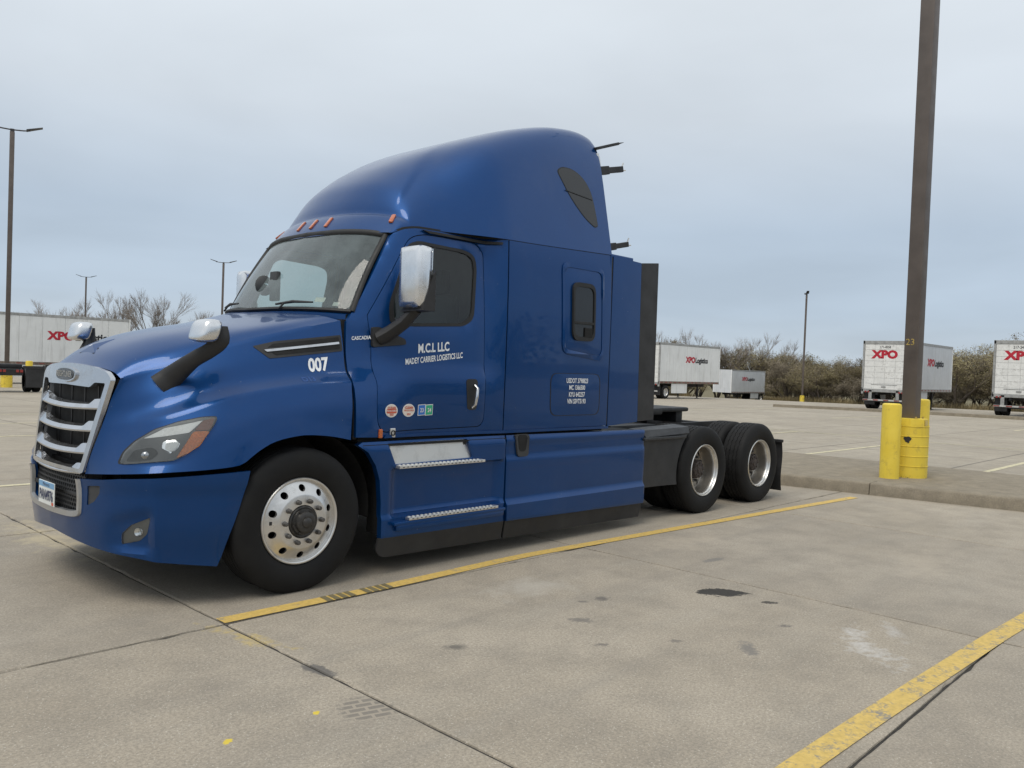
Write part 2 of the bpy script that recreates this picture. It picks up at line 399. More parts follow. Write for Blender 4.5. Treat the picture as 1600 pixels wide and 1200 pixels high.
ROOF_C = [(.715, 2.615), (.76, 2.685), (.845, 2.785), (.865, 2.80), (.905, 2.815), (.935, 2.90), (1.0, 3.015), (1.2, 3.205), (1.4, 3.34), (1.6, 3.455), (2.0, 3.645), (2.5, 3.83), (2.95, 3.94), (3.25, 3.97), (3.38, 3.955), (3.42, 3.925)]
def roof_section(xs, nt=44):
    """half section at station xs: list of (x,s,z) from the seam up to the centre line"""
    H = tab(ROOF_C, xs); k = .17*(1-ss(xs, .72, 1.9)); n = 3.0+6.0*ss(xs, 1.3, 3.3)
    out = []
    lean = .20+.16*(1-ss(xs, .8, 2.2))
    for i in range(nt+1):
        q = i/nt*math.pi/2
        c = max(0, math.cos(q))**(2/n); d = max(0, math.sin(q))**(2/n)
        s1 = c
        x = xs+k*c*c
        zb = seam(x)
        z = zb+(H-zb)*d
        w = (.935+(1.181-.935)*ss(x, 1.08, 2.0)+.03*ss(x, .85, 1.2)*(1-ss(x, 1.3, 1.9)))-(.93-x)*.30*(x < .93)
        lz = lean*max(0, z-zb)*(.2+.8*c)
        s = max(0, (w-lz))*s1
        if xs > .95: z += .020*(1-ss(s, .78-.34*(xs-.95)-.018, .78-.34*(xs-.95)+.018))*ss(xs, .95, 1.05)*(1-ss(xs, 1.25, 2.1))
        out.append((x, s, z))
    return out
def roof_mesh():
    st = [.715, .74, .76, .79, .82, .845, .855, .865, .885, .905, .912, .922, .935]+list(np.linspace(.96, 1.3, 10))+list(np.linspace(1.36, 3.2, 26))+[3.27, 3.33, 3.38, 3.41, 3.42]
    V = []; nc = None
    for xs in st:
        h = roof_section(xs); row = [(x, -s, z) for x, s, z in h]+[(x, s, z) for x, s, z in h[::-1][1:]]
        V += row; nc = len(row)
    F = gridf(len(st), nc)
    F.append(tuple((len(st)-1)*nc+j for j in range(nc)))
    return V, F
BUMP = [(0, -1.20), (.25, -1.192), (.46, -1.165), (.7, -1.10), (.88, -1.01), (.97, -.945), (1.03, -.875), (1.085, -.78), (1.15, -.64), (1.19, -.52), (1.205, -.40)]
def bump_x(s): return tab(BUMP, abs(s))
BUMP_P = None
# ------------------------------------------------------------------ the tractor: parts
TR = thing('semi_truck', 'blue semi truck tractor with sleeper cab parked in the foreground stall', 'truck', (0, 1.22, 0))
def both(fn):
    for sd in (-1, 1): fn(sd)
def mirr(pts, sd): return [(p[0], p[1]*(-sd), p[2]) for p in pts]      # points given for the near side (negative y)

# --- hood
V, F = hood_mesh(); F = [q[::-1] for q in F]; hood = mesh('hood', V, F, 'blue_paint', TR, 45)
HB = BVHTree.FromPolygons([Vector(p) for p in V], F)
def hs(x, z):
    h = HB.ray_cast(Vector((x, -4, z)), Vector((0, 1, 0)))[0]
    if h is None: h = HB.find_nearest(Vector((x, -1.1, z)))[0]
    return -h.y
def hood_mirrored(name, poly, mat, off, **k):
    out = []
    for sd in (-1, 1): out.append(panel(name, poly, hs, mat, k.pop('parent', hood) if False else k.get('parent', hood), off, side=sd, thick=k.get('thick', .01), cell=k.get('cell', .05), holes=k.get('holes', ())))
    return out
# air vent on the hood side
vp = rounded([(-.225, 1.672), (-.07, 1.714), (.425, 1.783), (.425, 1.665), (-.135, 1.592)], .012, 3)
for v in hood_mirrored('hood_vent', vp, 'black_plastic', .004): pass
vi1 = rounded([(-.09, 1.695), (.405, 1.766), (.405, 1.738), (-.13, 1.668)], .008, 3); vi2 = rounded([(-.12, 1.642), (.405, 1.71), (.405, 1.683), (-.085, 1.618)], .008, 3)
hood_mirrored('vent_slot', vi1, 'black_void', .0065, thick=.001); hood_mirrored('vent_slot', vi2, 'black_void', .0065, thick=.001)
hood_mirrored('vent_trim', rounded([(-.16, 1.652), (.40, 1.732), (.40, 1.716), (-.145, 1.638)], .006, 3), 'chrome', .012, thick=.01)
def on_hood(x0, z0, dx, dz, sd=-1):
    def f(u, v, d):
        x = x0+u*dx[0]+v*dz[0]; z = z0+u*dx[1]+v*dz[1]
        return (x, sd*(hs(x, z)+.003), z)
    return f
text_on('lettering', '007', .128, on_hood(.213, 1.518, (1, .10), (.04, 1)), 'white_vinyl', hood, bold=.0045, xs=.80)
text_on('ghost_lettering', 'D13', .05, on_hood(.10, 1.445, (1.3, .10), (.04, .75)), 'sticker_blue_ghost', hood, bold=.002, xs=.9)
# small raised ornament vent on the hood's nose
def topz(x, y):
    h = HB.ray_cast(Vector((x, y, 3)), Vector((0, 0, -1)))[0]; return h.z
ov = MB()
for k in range(1):
    a = (-.97, -.10); 
    pts = [(-.985, .13), (-.985, -.13), (-.80, 0)]
    v = [(x, y, topz(x, y)+.003) for x, y in pts]; ov.add(v+[(-.95, 0, topz(-.95, 0)+.028)], [(0, 1, 3), (1, 2, 3), (2, 0, 3)])
ov.build('hood_badge_scoop', 'blue_paint', hood)
ov = MB(); pts = [(-.990, .135), (-.990, -.135), (-.94, -.09), (-.94, .09)]
ov.add([(x, y, topz(x, y)+.002) for x, y in pts], [(0, 1, 2, 3)]); ov.build('scoop_slot', 'black_void', hood)
# --- headlights
HL = rounded([(-1.064,.894),(-1.032,.972),(-.979,1.045),(-.89,1.125),(-.781,1.176),(-.661,1.208),(-.576,1.214),(-.604,1.163),(-.652,1.10),(-.71,1.026),(-.768,.979),(-.839,.936),(-.953,.92)], .02, 2)
def shrink(poly, d):
    c = np.mean(np.array(poly), axis=0); return [tuple(c+(np.array(p)-c)*d) for p in poly]
for sd in (-1, 1):
    h = panel('headlight', HL, hs, 'rubber_seal', TR, .003, .012, side=sd, cell=.04)
    panel('lamp_housing', shrink(HL, .965), hs, 'lamp_housing', h, .005, .008, side=sd, cell=.04)
    panel('turn_signal', rounded([(-.826,.952),(-.721,1.116),(-.640,1.122),(-.70,1.030),(-.765,.985)], .012, 2), hs, 'amber_lens', h, .009, .006, side=sd, cell=.04)
    panel('side_marker', rounded([(-.715,1.122),(-.66,1.185),(-.598,1.203),(-.62,1.155),(-.642,1.126)], .01, 2), hs, 'marker_smoke', h, .009, .006, side=sd, cell=.04)
    panel('light_strip', rounded([(-.945,1.062),(-.848,1.132),(-.66,1.186),(-.70,1.150),(-.742,1.109)], .008, 2), hs, 'drl_white', h, .009, .006, side=sd, cell=.04)
    panel('reflector', rounded([(-.885,1.00),(-.872,1.048),(-.845,1.062),(-.775,1.072),(-.805,1.02),(-.845,.975)], .014, 3), hs, 'reflector', h, .010, .006, side=sd, cell=.03, lip=.006)
    panel('reflector_bowl', rounded([(-.872,1.005),(-.862,1.040),(-.838,1.050),(-.80,1.050),(-.815,1.015),(-.845,.988)], .012, 3), hs, 'drl_white', h, .0115, .001, side=sd, cell=.03)
    panel('inner_bezel', rounded([(-1.035,.915),(-.99,.99),(-.92,1.015),(-.90,.985),(-.935,.94)], .02, 3), hs, 'grey_plastic', h, .009, .004, side=sd, cell=.04)
    c2 = Vector((-.955, sd*(hs(-.955, .962)+.004), .962)); m = MB(); nrm = Vector((-.6, .8*sd, .1)).normalized(); Q = nrm.to_track_quat('Z', 'Y').to_matrix().to_4x4()
    m.lathe([(.026, .004), (.022, .012), (.012, .017), (.003, .018)], 18, 'z', (0, 0, 0), Matrix.Translation(c2)@Q); m.build('projector_lamp', 'smoke_chrome', h, 40)
    panel('lens', shrink(HL, .975), hs, 'lamp_lens', h, .017, .008, side=sd, cell=.04)
# --- grille
def gx(z): return -1.135+(z-.812)*.085/.62        # grille face leans back with height
def gw(z): return .478+(z-.812)*(.142/.62)
def gsurf(s, z): return gx(z)-.055*(1-(s/.62)**2)
def gpanel(name, poly, off, thick, mat, parent, holes=(), cell=.05, smooth=30):
    bm = fill2d(poly, holes, cell); bnd = [e for e in bm.edges if len(e.link_faces) == 1]
    for v in bm.verts: v.co = Vector((gsurf(v.co.x, v.co.y)-off, v.co.x, v.co.y))
    r = bmesh.ops.extrude_edge_only(bm, edges=bnd)
    for g in r['geom']:
        if isinstance(g, bmesh.types.BMVert): g.co.x += thick
    return frombm(name, bm, mat, parent, smooth)
outer = [(-.478,.812),(-.625,1.425),(-.56,1.468),(-.40,1.495),(-.2,1.508),(0,1.512),(.2,1.508),(.40,1.495),(.56,1.468),(.625,1.425),(.478,.812)]
inner = [(-.432,.835),(-.568,1.395),(-.44,1.395),(-.385,1.362),(0,1.368),(.385,1.362),(.44,1.395),(.568,1.395),(.432,.835)]
grille = gpanel('grille', rounded(outer, .02, 3), .008, .03, 'chrome', TR, holes=[rounded(inner, .015, 3)])
for nm, d in (('emblem_rim', .9), ('emblem', .72)):
    em = [(math.cos(a)*.185*(1 if nm != 'emblem' else .86), 1.436+math.copysign(abs(math.sin(a))**.7, math.sin(a))*.052*(1 if nm != 'emblem' else .76)) for a in np.linspace(0, 2*math.pi, 28, endpoint=False)]
    gpanel(nm, em, .022 if nm != 'emblem' else .027, .02, 'chrome' if nm != 'emblem' else 'emblem_dark', grille)
text_on('emblem_lettering', 'FREIGHTLINER', .056, lambda u, v, d: (gsurf(-u, 1.42)-.0295, -u, 1.419+v), 'chrome', grille, bold=.001, xs=.80)
for zc in (1.232, 1.087, .942, .812):
    w = gw(zc)-.028; m = MB(); nst = 41; V = []
    for i in range(nst):
        s = -w+2*w*i/(nst-1); e = ss(abs(s), w-.17, w-.10)
        zb = zc-.005-.018*math.cos(s/w*1.5); xf = gsurf(s, zb)-.004
        zt = zb+.034+.034*e; xt = gsurf(s, zt)+.008+.004*e
        V += [(xf+.03, s, zb-.006), (xf, s, zb), (xf-.002, s, zb+.010), (xt, s, zt), (xt+.05*(1-.6*e), s, zt+.010-.004*e), (xf+.07*(1-.5*e), s, zb-.004)]
    m.add(V, gridf(nst, 6, True)); m.build('grille_bar', 'chrome', grille, 35, recalc=True)
m = MB()
m.box((-1.03, -.50, .80), (-1.0, .50, 1.40)); m.build('grille_backing', 'black_void', grille)
for s in (-.36, -.12, .12, .36):
    m = MB(); m.box((gx(1.1)+.06, s-.008, .85), (-1.0, s+.008, 1.37)); m.build('grille_rib', 'black_plastic', grille)
for sd in (-1, 1):     # dark inner cheeks of the grille
    m = MB(); m.add([(gsurf(.418, .83)+.03, sd*.425, .82), (gsurf(.55, 1.38)+.03, sd*.55, 1.38), (-1.0, sd*.50, 1.38), (-1.0, sd*.40, .82)], [(0, 1, 2, 3)]); m.build('grille_cheek', 'grey_plastic', grille)
def honeycomb(name, parent, y0, y1, z0, z1, fx, cell=.034, t=.0045):
    m = MB(); r = cell/math.sqrt(3); j = 0; z = z0+r*.6
    while z < z1:
        y = y0+(cell/2 if j % 2 else 0)+cell*.3
        while y < y1:
            for k in range(6):
                a0, a1 = math.radians(60*k+30), math.radians(60*k+90)
                q = []
                for rr in (r*.98, r*.98-t):
                    for a in (a0, a1):
                        yy, zz = min(max(y+rr*math.cos(a), y0), y1), min(max(z+rr*math.sin(a), z0), z1); q.append((fx(yy, zz), yy, zz))
                m.add([q[0], q[1], q[3], q[2]], [(0, 1, 2, 3)])
                b = [(p[0]+.012, p[1], p[2]) for p in (q[2], q[3])]; m.add([q[2], q[3], b[1], b[0]], [(0, 1, 2, 3)])
            y += cell
        z += r*1.5; j += 1
    o = m.build(name, 'mesh_black', parent); o['kind'] = 'stuff'; return o
# --- bumper, unrolled along its plan curve
_bs = np.linspace(0, 1.205, 400); _bx = np.array([bump_x(s) for s in _bs]); _ba = np.concatenate([[0], np.cumsum(np.hypot(np.diff(_bs), np.diff(_bx)))])
def s2a(s): return math.copysign(float(np.interp(abs(s), _bs, _ba)), s)
def a2s(a): return math.copysign(float(np.interp(abs(a), _ba, _bs)), a)
def bpoint(a, z, off=0.):
    L = float(_ba[-1]); q = min(abs(a), L); sg = 1 if a >= 0 else -1
    f = lambda t: (float(np.interp(t, _ba, _bx)), float(np.interp(t, _ba, _bs)))
    lo, hi = max(-.04, q-.04), min(L, q+.04); p0 = f(abs(lo)); p1 = f(hi)
    if lo < 0: p0 = (p0[0], -p0[1])
    t = Vector((p1[0]-p0[0], p1[1]-p0[1])); n = Vector((-t.y, t.x)).normalized(); x, s = f(q); x += max(0, abs(a)-L)
    lean = .03*ss(.55-z, 0, .3)-.012*ss(z, .70, .80)
    lean += .024*ss(s, .64, .82)*(1-ss(s, .965, .995))*ss(z, .345, .385)*(1-ss(z-.30*(s-.8), .52, .60))-.010*ss(s, .955, 1.0)*(1-ss(s, 1.0, 1.06))
    return (x+n.x*(off-lean), sg*(s+n.y*(off-lean)), z)
def bpanel(name, poly, mat, parent, off=0., thick=.02, holes=(), cell=.06, smooth=30):
    bm = fill2d(poly, holes, cell); bnd = [e for e in bm.edges if len(e.link_faces) == 1]
    uv = {v: (v.co.x, v.co.y) for v in bm.verts}
    for v in bm.verts: v.co = Vector(bpoint(uv[v][0], uv[v][1], off))
    r = bmesh.ops.extrude_edge_only(bm, edges=bnd)
    for g in r['geom']:
        if isinstance(g, bmesh.types.BMVert):
            k = int(np.argmin((_bx-g.co.x)**2+(_bs-abs(g.co.y))**2)); a = math.copysign(float(_ba[k]), g.co.y); g.co += Vector(bpoint(a, g.co.z, -thick))-Vector(bpoint(a, g.co.z, 0))
    return frombm(name, bm, mat, parent, smooth)
def S(pts): return [(s2a(a), b) for a, b in pts]
top = [(-1.205,.862),(-1.17,.852),(-1.03,.83),(-.8,.808),(-.66,.79),(-.445,.775)]
bot = [(1.172,.255),(1.02,.295),(.9,.315),(.62,.342),(.3,.375),(0,.392)]
half_l = [(-a, b) for a, b in bot[::-1][1:]]
side_r = [(1.205,.862),(1.203,.78),(1.198,.62),(1.19,.45),(1.18,.32)]
MOUTH = [(-.445,.775),(-.452,.60),(-.42,.548),(-.2,.535),(0,.532),(.2,.535),(.42,.548),(.452,.60),(.445,.775)]
outline = top+MOUTH[1:-1]+[(-a, b) for a, b in top[::-1]]+side_r[1:]+bot+half_l+[(-a, b) for a, b in side_r[::-1][:-1]]
FOG = [(.795,.392),(.80,.46),(.862,.522),(.975,.578),(.955,.47),(.912,.425)]
FOGM = [(-a, b) for a, b in FOG]
VNT = [(.535,.74),(.655,.752),(.645,.70),(.60,.645),(.53,.612)]; VNTM = [(-a, b) for a, b in VNT]
bumper = bpanel('bumper', S(outline), 'blue_paint', TR, 0, .03, cell=.028, holes=[rounded(S(FOG), .012, 2), rounded(S(FOGM), .012, 2), rounded(S(VNT), .012, 2), rounded(S(VNTM), .012, 2)])
for q in (FOG, FOGM):
    f = bpanel('fog_lamp', rounded(S(q), .012, 2), 'fog_housing', bumper, -.014, .006)
    c = np.mean(np.array(S(q)), axis=0); sg = 1 if c[0] > 0 else -1
for sg in (-1, 1):
    a = s2a(sg*.90); p = Vector(bpoint(a, .478, -.018)); m = MB(); d = Vector(bpoint(a, .478, .1))-p; Q = d.to_track_quat('Z', 'Y').to_matrix().to_4x4()
    m.lathe([(.03, .010), (.027, .012), (.015, .006), (.003, .005)], 18, 'z', (0,0,0), Matrix.Translation(p)@Q); m.build('fog_reflector', 'reflector', bumper, 40)
    bpanel('fog_lens', rounded(S([(sg*a, b) for a, b in [(p[0]*.999, p[1]) for p in FOG]]), .012, 2), 'lamp_lens', bumper, .002, .004)
    bpanel('bumper_vent', rounded(S([(sg*a, b) for a, b in VNT]), .012, 2), 'grey_plastic', bumper, -.008, .01)
honeycomb('upper_mesh', grille, -.45, .45, .665, .815, lambda y, z: gsurf(y, z)+.035)
honeycomb('lower_mesh', bumper, -.43, .43, .548, .662, lambda y, z: bump_x(y)+.03)
m = MB(); m.box((-1.06, -.52, .50), (-1.03, .52, .84)); m.build('radiator_screen', 'black_void', TR)
m = MB(); m.rbox((-1.165, -.44, .648), (-1.06, .44, .676), .008); m.build('mouth_divider', 'black_plastic', bumper)
m = MB(); pts = [bpoint(s2a(a), b, .004) for a, b in cr(MOUTH, 4)]
V = []
for i, p in enumerate(pts):
    p = Vector(p); t = Vector(pts[min(i+1, len(pts)-1)])-Vector(pts[max(i-1, 0)]); t.normalize(); n = Vector((-1, 0, 0)); b = t.cross(n).normalized()
    for u, w in ((-.022, -.012), (-.018, .010), (.018, .010), (.022, -.012)): V.append(p+b*u+n*w)
m.add(V, gridf(len(pts), 4, True)); m.build('mouth_trim', 'satin_chrome', bumper, 35, recalc=True)
# licence plate
lp = MB(); PX = -1.222; lp.rbox((PX, -.152, .553), (PX+.006, .152, .708), .006); plate = lp.build('licence_plate', 'plate_white', TR)
m = MB(); m.box((PX-.0015, -.148, .668), (PX+.001, .148, .705)); m.build('plate_band', 'plate_blue', plate)
text_on('plate_number', 'PAN4976', .098, lambda u, v, d: (PX-.003, -u, .583+v), 'plate_ink', plate, bold=.002, xs=.68)
text_on('plate_name', 'Minnesota', .034, lambda u, v, d: (PX-.003, -u, .677+v), 'plate_ink', plate, xs=.9)
m = MB(); m.box((PX-.0015, -.14, .558), (PX+.001, -.105, .578)); m.build('plate_sticker', 'sticker_red', plate)
# black strip standing in for the shadow gap between hood and bumper
us = np.linspace(0, 3.2, 30)
for sd in (-1, 1):
    V = []; m = MB()
    for u in us:
        r = HOOD[8]; x, s, z = [tab([(q[0], q[k]) for q in r], u) for k in (1, 2, 3)]
        V += [(x+.03, sd*(s-.03), z+.02), (x+.03, sd*(s-.03), z-.06)]
    m.add(V, gridf(len(us), 2)); m.build('hood_gap_shadow', 'black_void', TR)
# --- engine bay filler and inner arches
m = MB(); m.box((-.98, -.62, .62), (.45, .62, 1.42)); m.box((.45, -.95, 1.0), (.62, .95, 1.90)); m.build('engine_block', 'black_void', TR)
for sd in (-1, 1):
    m = MB(); V = []; A = np.linspace(math.radians(-8), math.radians(200), 26)
    for a in A:
        for y in (1.12, .62): V.append((.04+.58*math.cos(a), sd*y, .52+.585*math.sin(a)))
    m.add(V, gridf(len(A), 2)); m.build('wheel_arch_liner', 'black_void', TR)

# --- cab side panels (near and far), doors, glass
def cab_side(sd):
    F0 = [(.435,1.045),(.445,1.3),(.452,1.5),(.458,1.66),(.470,1.80),(.475,1.885),(.552,1.967)]
    F0 += [(xw(z)+.012, z) for z in np.linspace(2.05, 2.58, 8)]
    top = [(x, seam(x)-.006) for x in np.linspace(.915, 1.955, 26)]
    bot = [(1.955,1.05),(1.8,1.05),(1.2,1.04),(.69,1.035)]
    DOOR = rounded([(.640,1.935),(.668,1.76),(.655,1.60),(.655,1.45),(.632,1.25),(.64,1.13),(.69,1.068),(1.70,1.085),(1.745,1.13),(1.752,1.45),(1.775,2.10),(1.785,2.56),(1.70,2.628),(1.16,2.625),(1.02,2.585),(.93,2.44)], [.02,.04,.04,.04,.06,.06,.06,.06,.06,.2,.2,.10,.10,.10,.10,.2], 4)
    WIN = rounded([(1.012,2.512),(1.10,2.548),(1.56,2.532),(1.665,2.50),(1.682,2.40),(1.625,1.985),(1.52,1.925),(.90,1.888),(.835,1.91),(.828,2.05)], [.05,.05,.06,.07,.06,.09,.05,.05,.05,.2], 5)
    cab = panel('cab_side', F0+top+bot, side, 'blue_paint', TR, 0, .03, holes=[DOOR], cell=.07, side=sd, lip=.004)
    dd = list(shrink(DOOR, .991))
    door = panel('door', dd, side, 'blue_paint', TR, .002, .03, holes=[shrink(WIN, 1.035)], cell=.07, side=sd, lip=.005)
    # recessed dark gap behind the door edge
    panel('door_seal', shrink(DOOR, 1.006), side, 'rubber_seal', TR, -.022, .004, holes=[shrink(DOOR, .94)], cell=.2, side=sd)
    panel('window_seal', shrink(WIN, 1.045), side, 'rubber_seal', door, .004, .03, holes=[shrink(WIN, .965)], cell=.1, side=sd, lip=.003)
    panel('window_glass', shrink(WIN, .985), side, 'side_glass', door, -.008, .0, cell=.1, side=sd)
    panel('drip_rail', [(1.135,2.652),(1.90,2.645),(1.90,2.625),(1.80,2.622),(1.2,2.633)], side, 'rubber_seal', TR, .022, .02, cell=.1, side=sd)
    panel('roof_gutter', [(x, seam(x)+.012) for x in np.linspace(.93, 3.42, 40)]+[(x, seam(x)-.014) for x in np.linspace(3.42, .93, 40)], lambda x, z: side(x, seam(x))-.01, 'rubber_seal', TR, 0, .02, cell=.15, side=sd)
    # cowl-side seam at the hood
    pts = [(.428,1.03),(.437,1.3),(.444,1.5),(.450,1.66),(.460,1.80),(.466,1.885)]
    panel('hood_rear_seal', [(x-.004, z) for x, z in pts]+[(x+.03, z) for x, z in pts[::-1]], side, 'black_void', TR, -.03, .01, cell=.2, side=sd)
    hp = rounded([(1.525,1.482),(1.652,1.482),(1.648,1.228),(1.545,1.228)], .035, 4)
    hd = panel('handle_recess', hp, side, 'black_plastic', door, .005, .01, cell=.05, side=sd)
    m = MB(); yy = [side(1.6, z)+d for z, d in ((1.43, .012), (1.40, .045), (1.28, .045), (1.25, .012))]
    m.tube([(1.615, sd*yy[0], 1.43), (1.613, sd*yy[1], 1.405), (1.603, sd*(yy[1]+.006), 1.34), (1.593, sd*yy[2], 1.275), (1.59, sd*yy[3], 1.25)], [.012, .014, .015, .014, .012], 10); m.build('door_handle', 'chrome', door, 40)
    return cab, door
cabN, doorN = cab_side(-1); cab_side(1)
def on_side(x0, z0, dx=(1, 0), dz=(0, 1), off=.0045):
    def f(u, v, d):
        x = x0+u*dx[0]+v*dz[0]; z = z0+u*dx[1]+v*dz[1]; return (x, -(side(x, z)+off), z)
    return f
text_on('lettering', 'M.C.L LLC', .098, on_side(1.213, 1.692, (1, .10), (.02, 1)), 'white_vinyl', doorN, bold=.0030, xs=.74)
text_on('lettering', 'MADEY CARRIER LOGISTICS LLC', .064, on_side(1.222, 1.618, (1, .125), (.02, 1)), 'white_vinyl', doorN, bold=.0016, xs=.62)
text_on('lettering', 'CASCADIA', .037, on_side(.585, 1.758, (1.0, .10), (.05, 1), .006), 'white_vinyl', cabN, bold=.0008, xs=.86)
def sticker(name, poly, mat, parent, off=.0045): return panel(name, poly, side, mat, parent, off, .001, cell=.05)
for cx in (.772, .947):
    cz = 1.232
    st = sticker('round_sticker', [(cx+.062*math.cos(a), cz+.050*math.sin(a)) for a in np.linspace(0, 2*math.pi, 26, endpoint=False)], 'sticker_white', doorN)
    sticker('sticker_field', [(cx+.056*math.cos(a), cz+.044*math.sin(a)) for a in np.linspace(0, 2*math.pi, 26, endpoint=False)], 'sticker_cream', doorN, .006)
    if cx < .8: sticker('sticker_bar', rounded([(cx-.05, cz+.012), (cx+.05, cz+.012), (cx+.05, cz-.02), (cx-.05, cz-.02)], .01, 2), 'sticker_red', doorN, .007)
    text_on('sticker_lettering', 'CLEAN', .026, on_side(cx, cz+.012, off=.0085), 'sticker_red', doorN, bold=.001)
    text_on('sticker_lettering', 'TRUCK CHECK', .015, on_side(cx, cz-.006, off=.0085), 'sticker_red' if cx > .8 else 'sticker_white', doorN, bold=.0004)
    text_on('sticker_lettering', '2023', .02, on_side(cx, cz-.036, off=.0085), 'sticker_red', doorN, bold=.0006)
for cx, mt in ((1.078, 'sticker_blue'), (1.152, 'sticker_green')):
    sticker('square_sticker', [(cx-.037, 1.188), (cx+.037, 1.192), (cx+.037, 1.278), (cx-.037, 1.274)], 'sticker_white', doorN)
    sticker('sticker_field', [(cx-.032, 1.194), (cx+.032, 1.197), (cx+.032, 1.272), (cx-.032, 1.269)], mt, doorN, .006)
    text_on('sticker_lettering', '23' if cx < 1.1 else '24', .045, on_side(cx, 1.216, off=.0085), 'sticker_white', doorN, bold=.001, xs=.8)
m = MB(); m.rbox((.648, -side(.66, 1.07)-.010, 1.03), (.682, -side(.66, 1.07)+.01, 1.098), .008); m.build('side_marker_lamp', 'orange_marker', TR)
m = MB(); y = -side(.79, 1.06); m.rbox((.765, y-.010, 1.03), (.815, y+.02, 1.10), .006); gh = m.build('grab_plate', 'step_alloy', TR)
m = MB(); m.lathe([(.014, 0), (.021, 0), (.021, -.006), (.014, -.006)], 16, 'y', (.79, y-.011, 1.064), close=True); m.build('latch_ring', 'dark_frame', gh)
# --- sleeper side
def sleeper_side(sd):
    top = [(x, seam(x)-.006) for x in np.linspace(1.967, 3.42, 20)]
    sl = panel('sleeper_side', [(1.967,1.05)]+top+[(3.42,1.05)], side, 'blue_paint', TR, 0, .03, cell=.10, side=sd, lip=.003)
    fr = rounded([(2.658,2.575),(3.284,2.575),(3.318,1.675),(2.694,1.735)], .09, 5)
    panel('window_surround', fr, side, 'blue_paint', sl, .016, .016, cell=.05, side=sd, lip=.008, holes=[shrink(fr, .90)])
    panel('window_recess', shrink(fr, .885), side, 'blue_paint', sl, .007, .003, cell=.10, side=sd, lip=.004)
    wn = rounded([(2.80,2.402),(3.137,2.402),(3.145,1.86),(2.815,1.86)], .09, 6)
    panel('window_seal', wn, side, 'rubber_seal', sl, .028, .02, holes=[shrink(wn, .86)], cell=.1, side=sd)
    w2 = shrink(wn, .90)
    panel('window_glass', w2, side, 'dark_glass_solid', sl, .018, 0, cell=.1, side=sd)
    m = MB(); ys = sd*(side(2.97, 2.05)+.026); m.rbox((2.83, ys-.004, 2.015), (3.115, ys+.004, 2.04), .003); m.build('window_bar', 'rubber_seal', sl)
    m = MB(); m.rbox((2.985, ys-.004, 1.895), (3.10, ys+.004, 1.985), .003); m.build('window_latch_panel', 'black_void', sl)
    tb = rounded([(2.548,1.552),(3.286,1.555),(3.292,1.16),(2.56,1.16)], .09, 5)
    panel('hatch_gap', tb, side, 'rubber_seal', sl, .0025, .003, holes=[shrink(tb, .978)], cell=.2, side=sd)
    panel('luggage_hatch', shrink(tb, .972), side, 'blue_paint', sl, .007, .006, cell=.1, side=sd, lip=.005)
    return sl
sl = sleeper_side(-1); sleeper_side(1)
for i, tx in enumerate(('USDOT 3798823', 'MC 1366500', 'KYU 642257', 'VIN SSVT5193')):
    text_on('lettering', tx, .061, on_side(2.925, 1.465-i*.064, off=.0115), 'white_vinyl', sl, bold=.0014, xs=.74)
# cab / sleeper boundary seam
panel('body_seam', [(1.956,1.05),(1.956,2.66),(1.966,2.66),(1.966,1.05)], side, 'rubber_seal', TR, -.012, .002, cell=.3); panel('body_seam', [(1.956,1.05),(1.956,2.66),(1.966,2.66),(1.966,1.05)], side, 'rubber_seal', TR, -.012, .002, cell=.3, side=1)
# back wall, cab floor, sleeper bulkhead
bw = MB(); bw.box((3.405, -1.185, 1.05), (3.42, 1.185, 2.72)); bw.build('sleeper_back_wall', 'blue_paint', TR)
m = MB(); m.box((.62, -1.12, 1.01), (3.41, 1.12, 1.05)); m.build('cab_floor', 'black_void', TR)
m = MB(); m.box((1.90, -1.1, 1.05), (1.94, 1.1, 2.66)); m.build('sleeper_bulkhead', 'interior_grey', TR)
m = MB(); m.box((.95, -.9, 2.63), (1.9, .9, 2.65)); m.build('headliner', 'interior_grey', TR)
# --- roof fairing
V, F = roof_mesh(); roof = mesh('roof_fairing', V, F, 'blue_paint', TR, 50)
RBV = BVHTree.FromPolygons([Vector(p) for p in V], F)
def rs_(x, z):
    h = RBV.ray_cast(Vector((x, -4, z)), Vector((0, 1, 0)))[0]
    if h is None: h = RBV.find_nearest(Vector((x, -1.0, z)))[0]
    return -h.y
RW = rounded([(2.722,3.425),(2.80,3.475),(2.95,3.485),(3.09,3.435),(3.19,3.33),(3.225,3.17),(3.242,2.985),(3.19,2.965),(3.06,3.03),(2.88,3.19)], [.04,.05,.08,.08,.1,.1,.04,.04,.1,.15], 4)
for sd in (-1, 1):
    panel('roof_window_seal', shrink(RW, 1.03), rs_, 'rubber_seal', roof, .002, .004, cell=.08, side=sd)
    panel('roof_window', RW, rs_, 'dark_glass_solid', roof, .004, .002, cell=.08, side=sd)
    panel('roof_window_bar', [(2.80,3.262),(3.20,3.235),(3.20,3.228),(2.80,3.255)], rs_, 'rubber_seal', roof, .009, .004, cell=.1, side=sd)
def on_roof(px, py):      # point and normal on the roof's front band
    h = RBV.ray_cast(Vector((-2, py, px)), Vector((1, 0, 0))); return h[0], h[1]
for y in (-.83, -.205, 0, .205, .83):
    p, n = on_roof(2.735, y); n = n if n.x < 0 else -n
    Q = n.to_track_quat('Z', 'Y'); up = Vector((0, 0, 1)); z = n.normalized(); u = (up-z*up.dot(z)).normalized(); w = u.cross(z)
    M = Matrix((w, u, z)).transposed().to_4x4(); M.translation = p
    m = MB(); m.rbox((-.019, -.058, -.01), (.018, .055, .012), .010, M); m.build('marker_lamp', 'orange_marker', roof, 50)
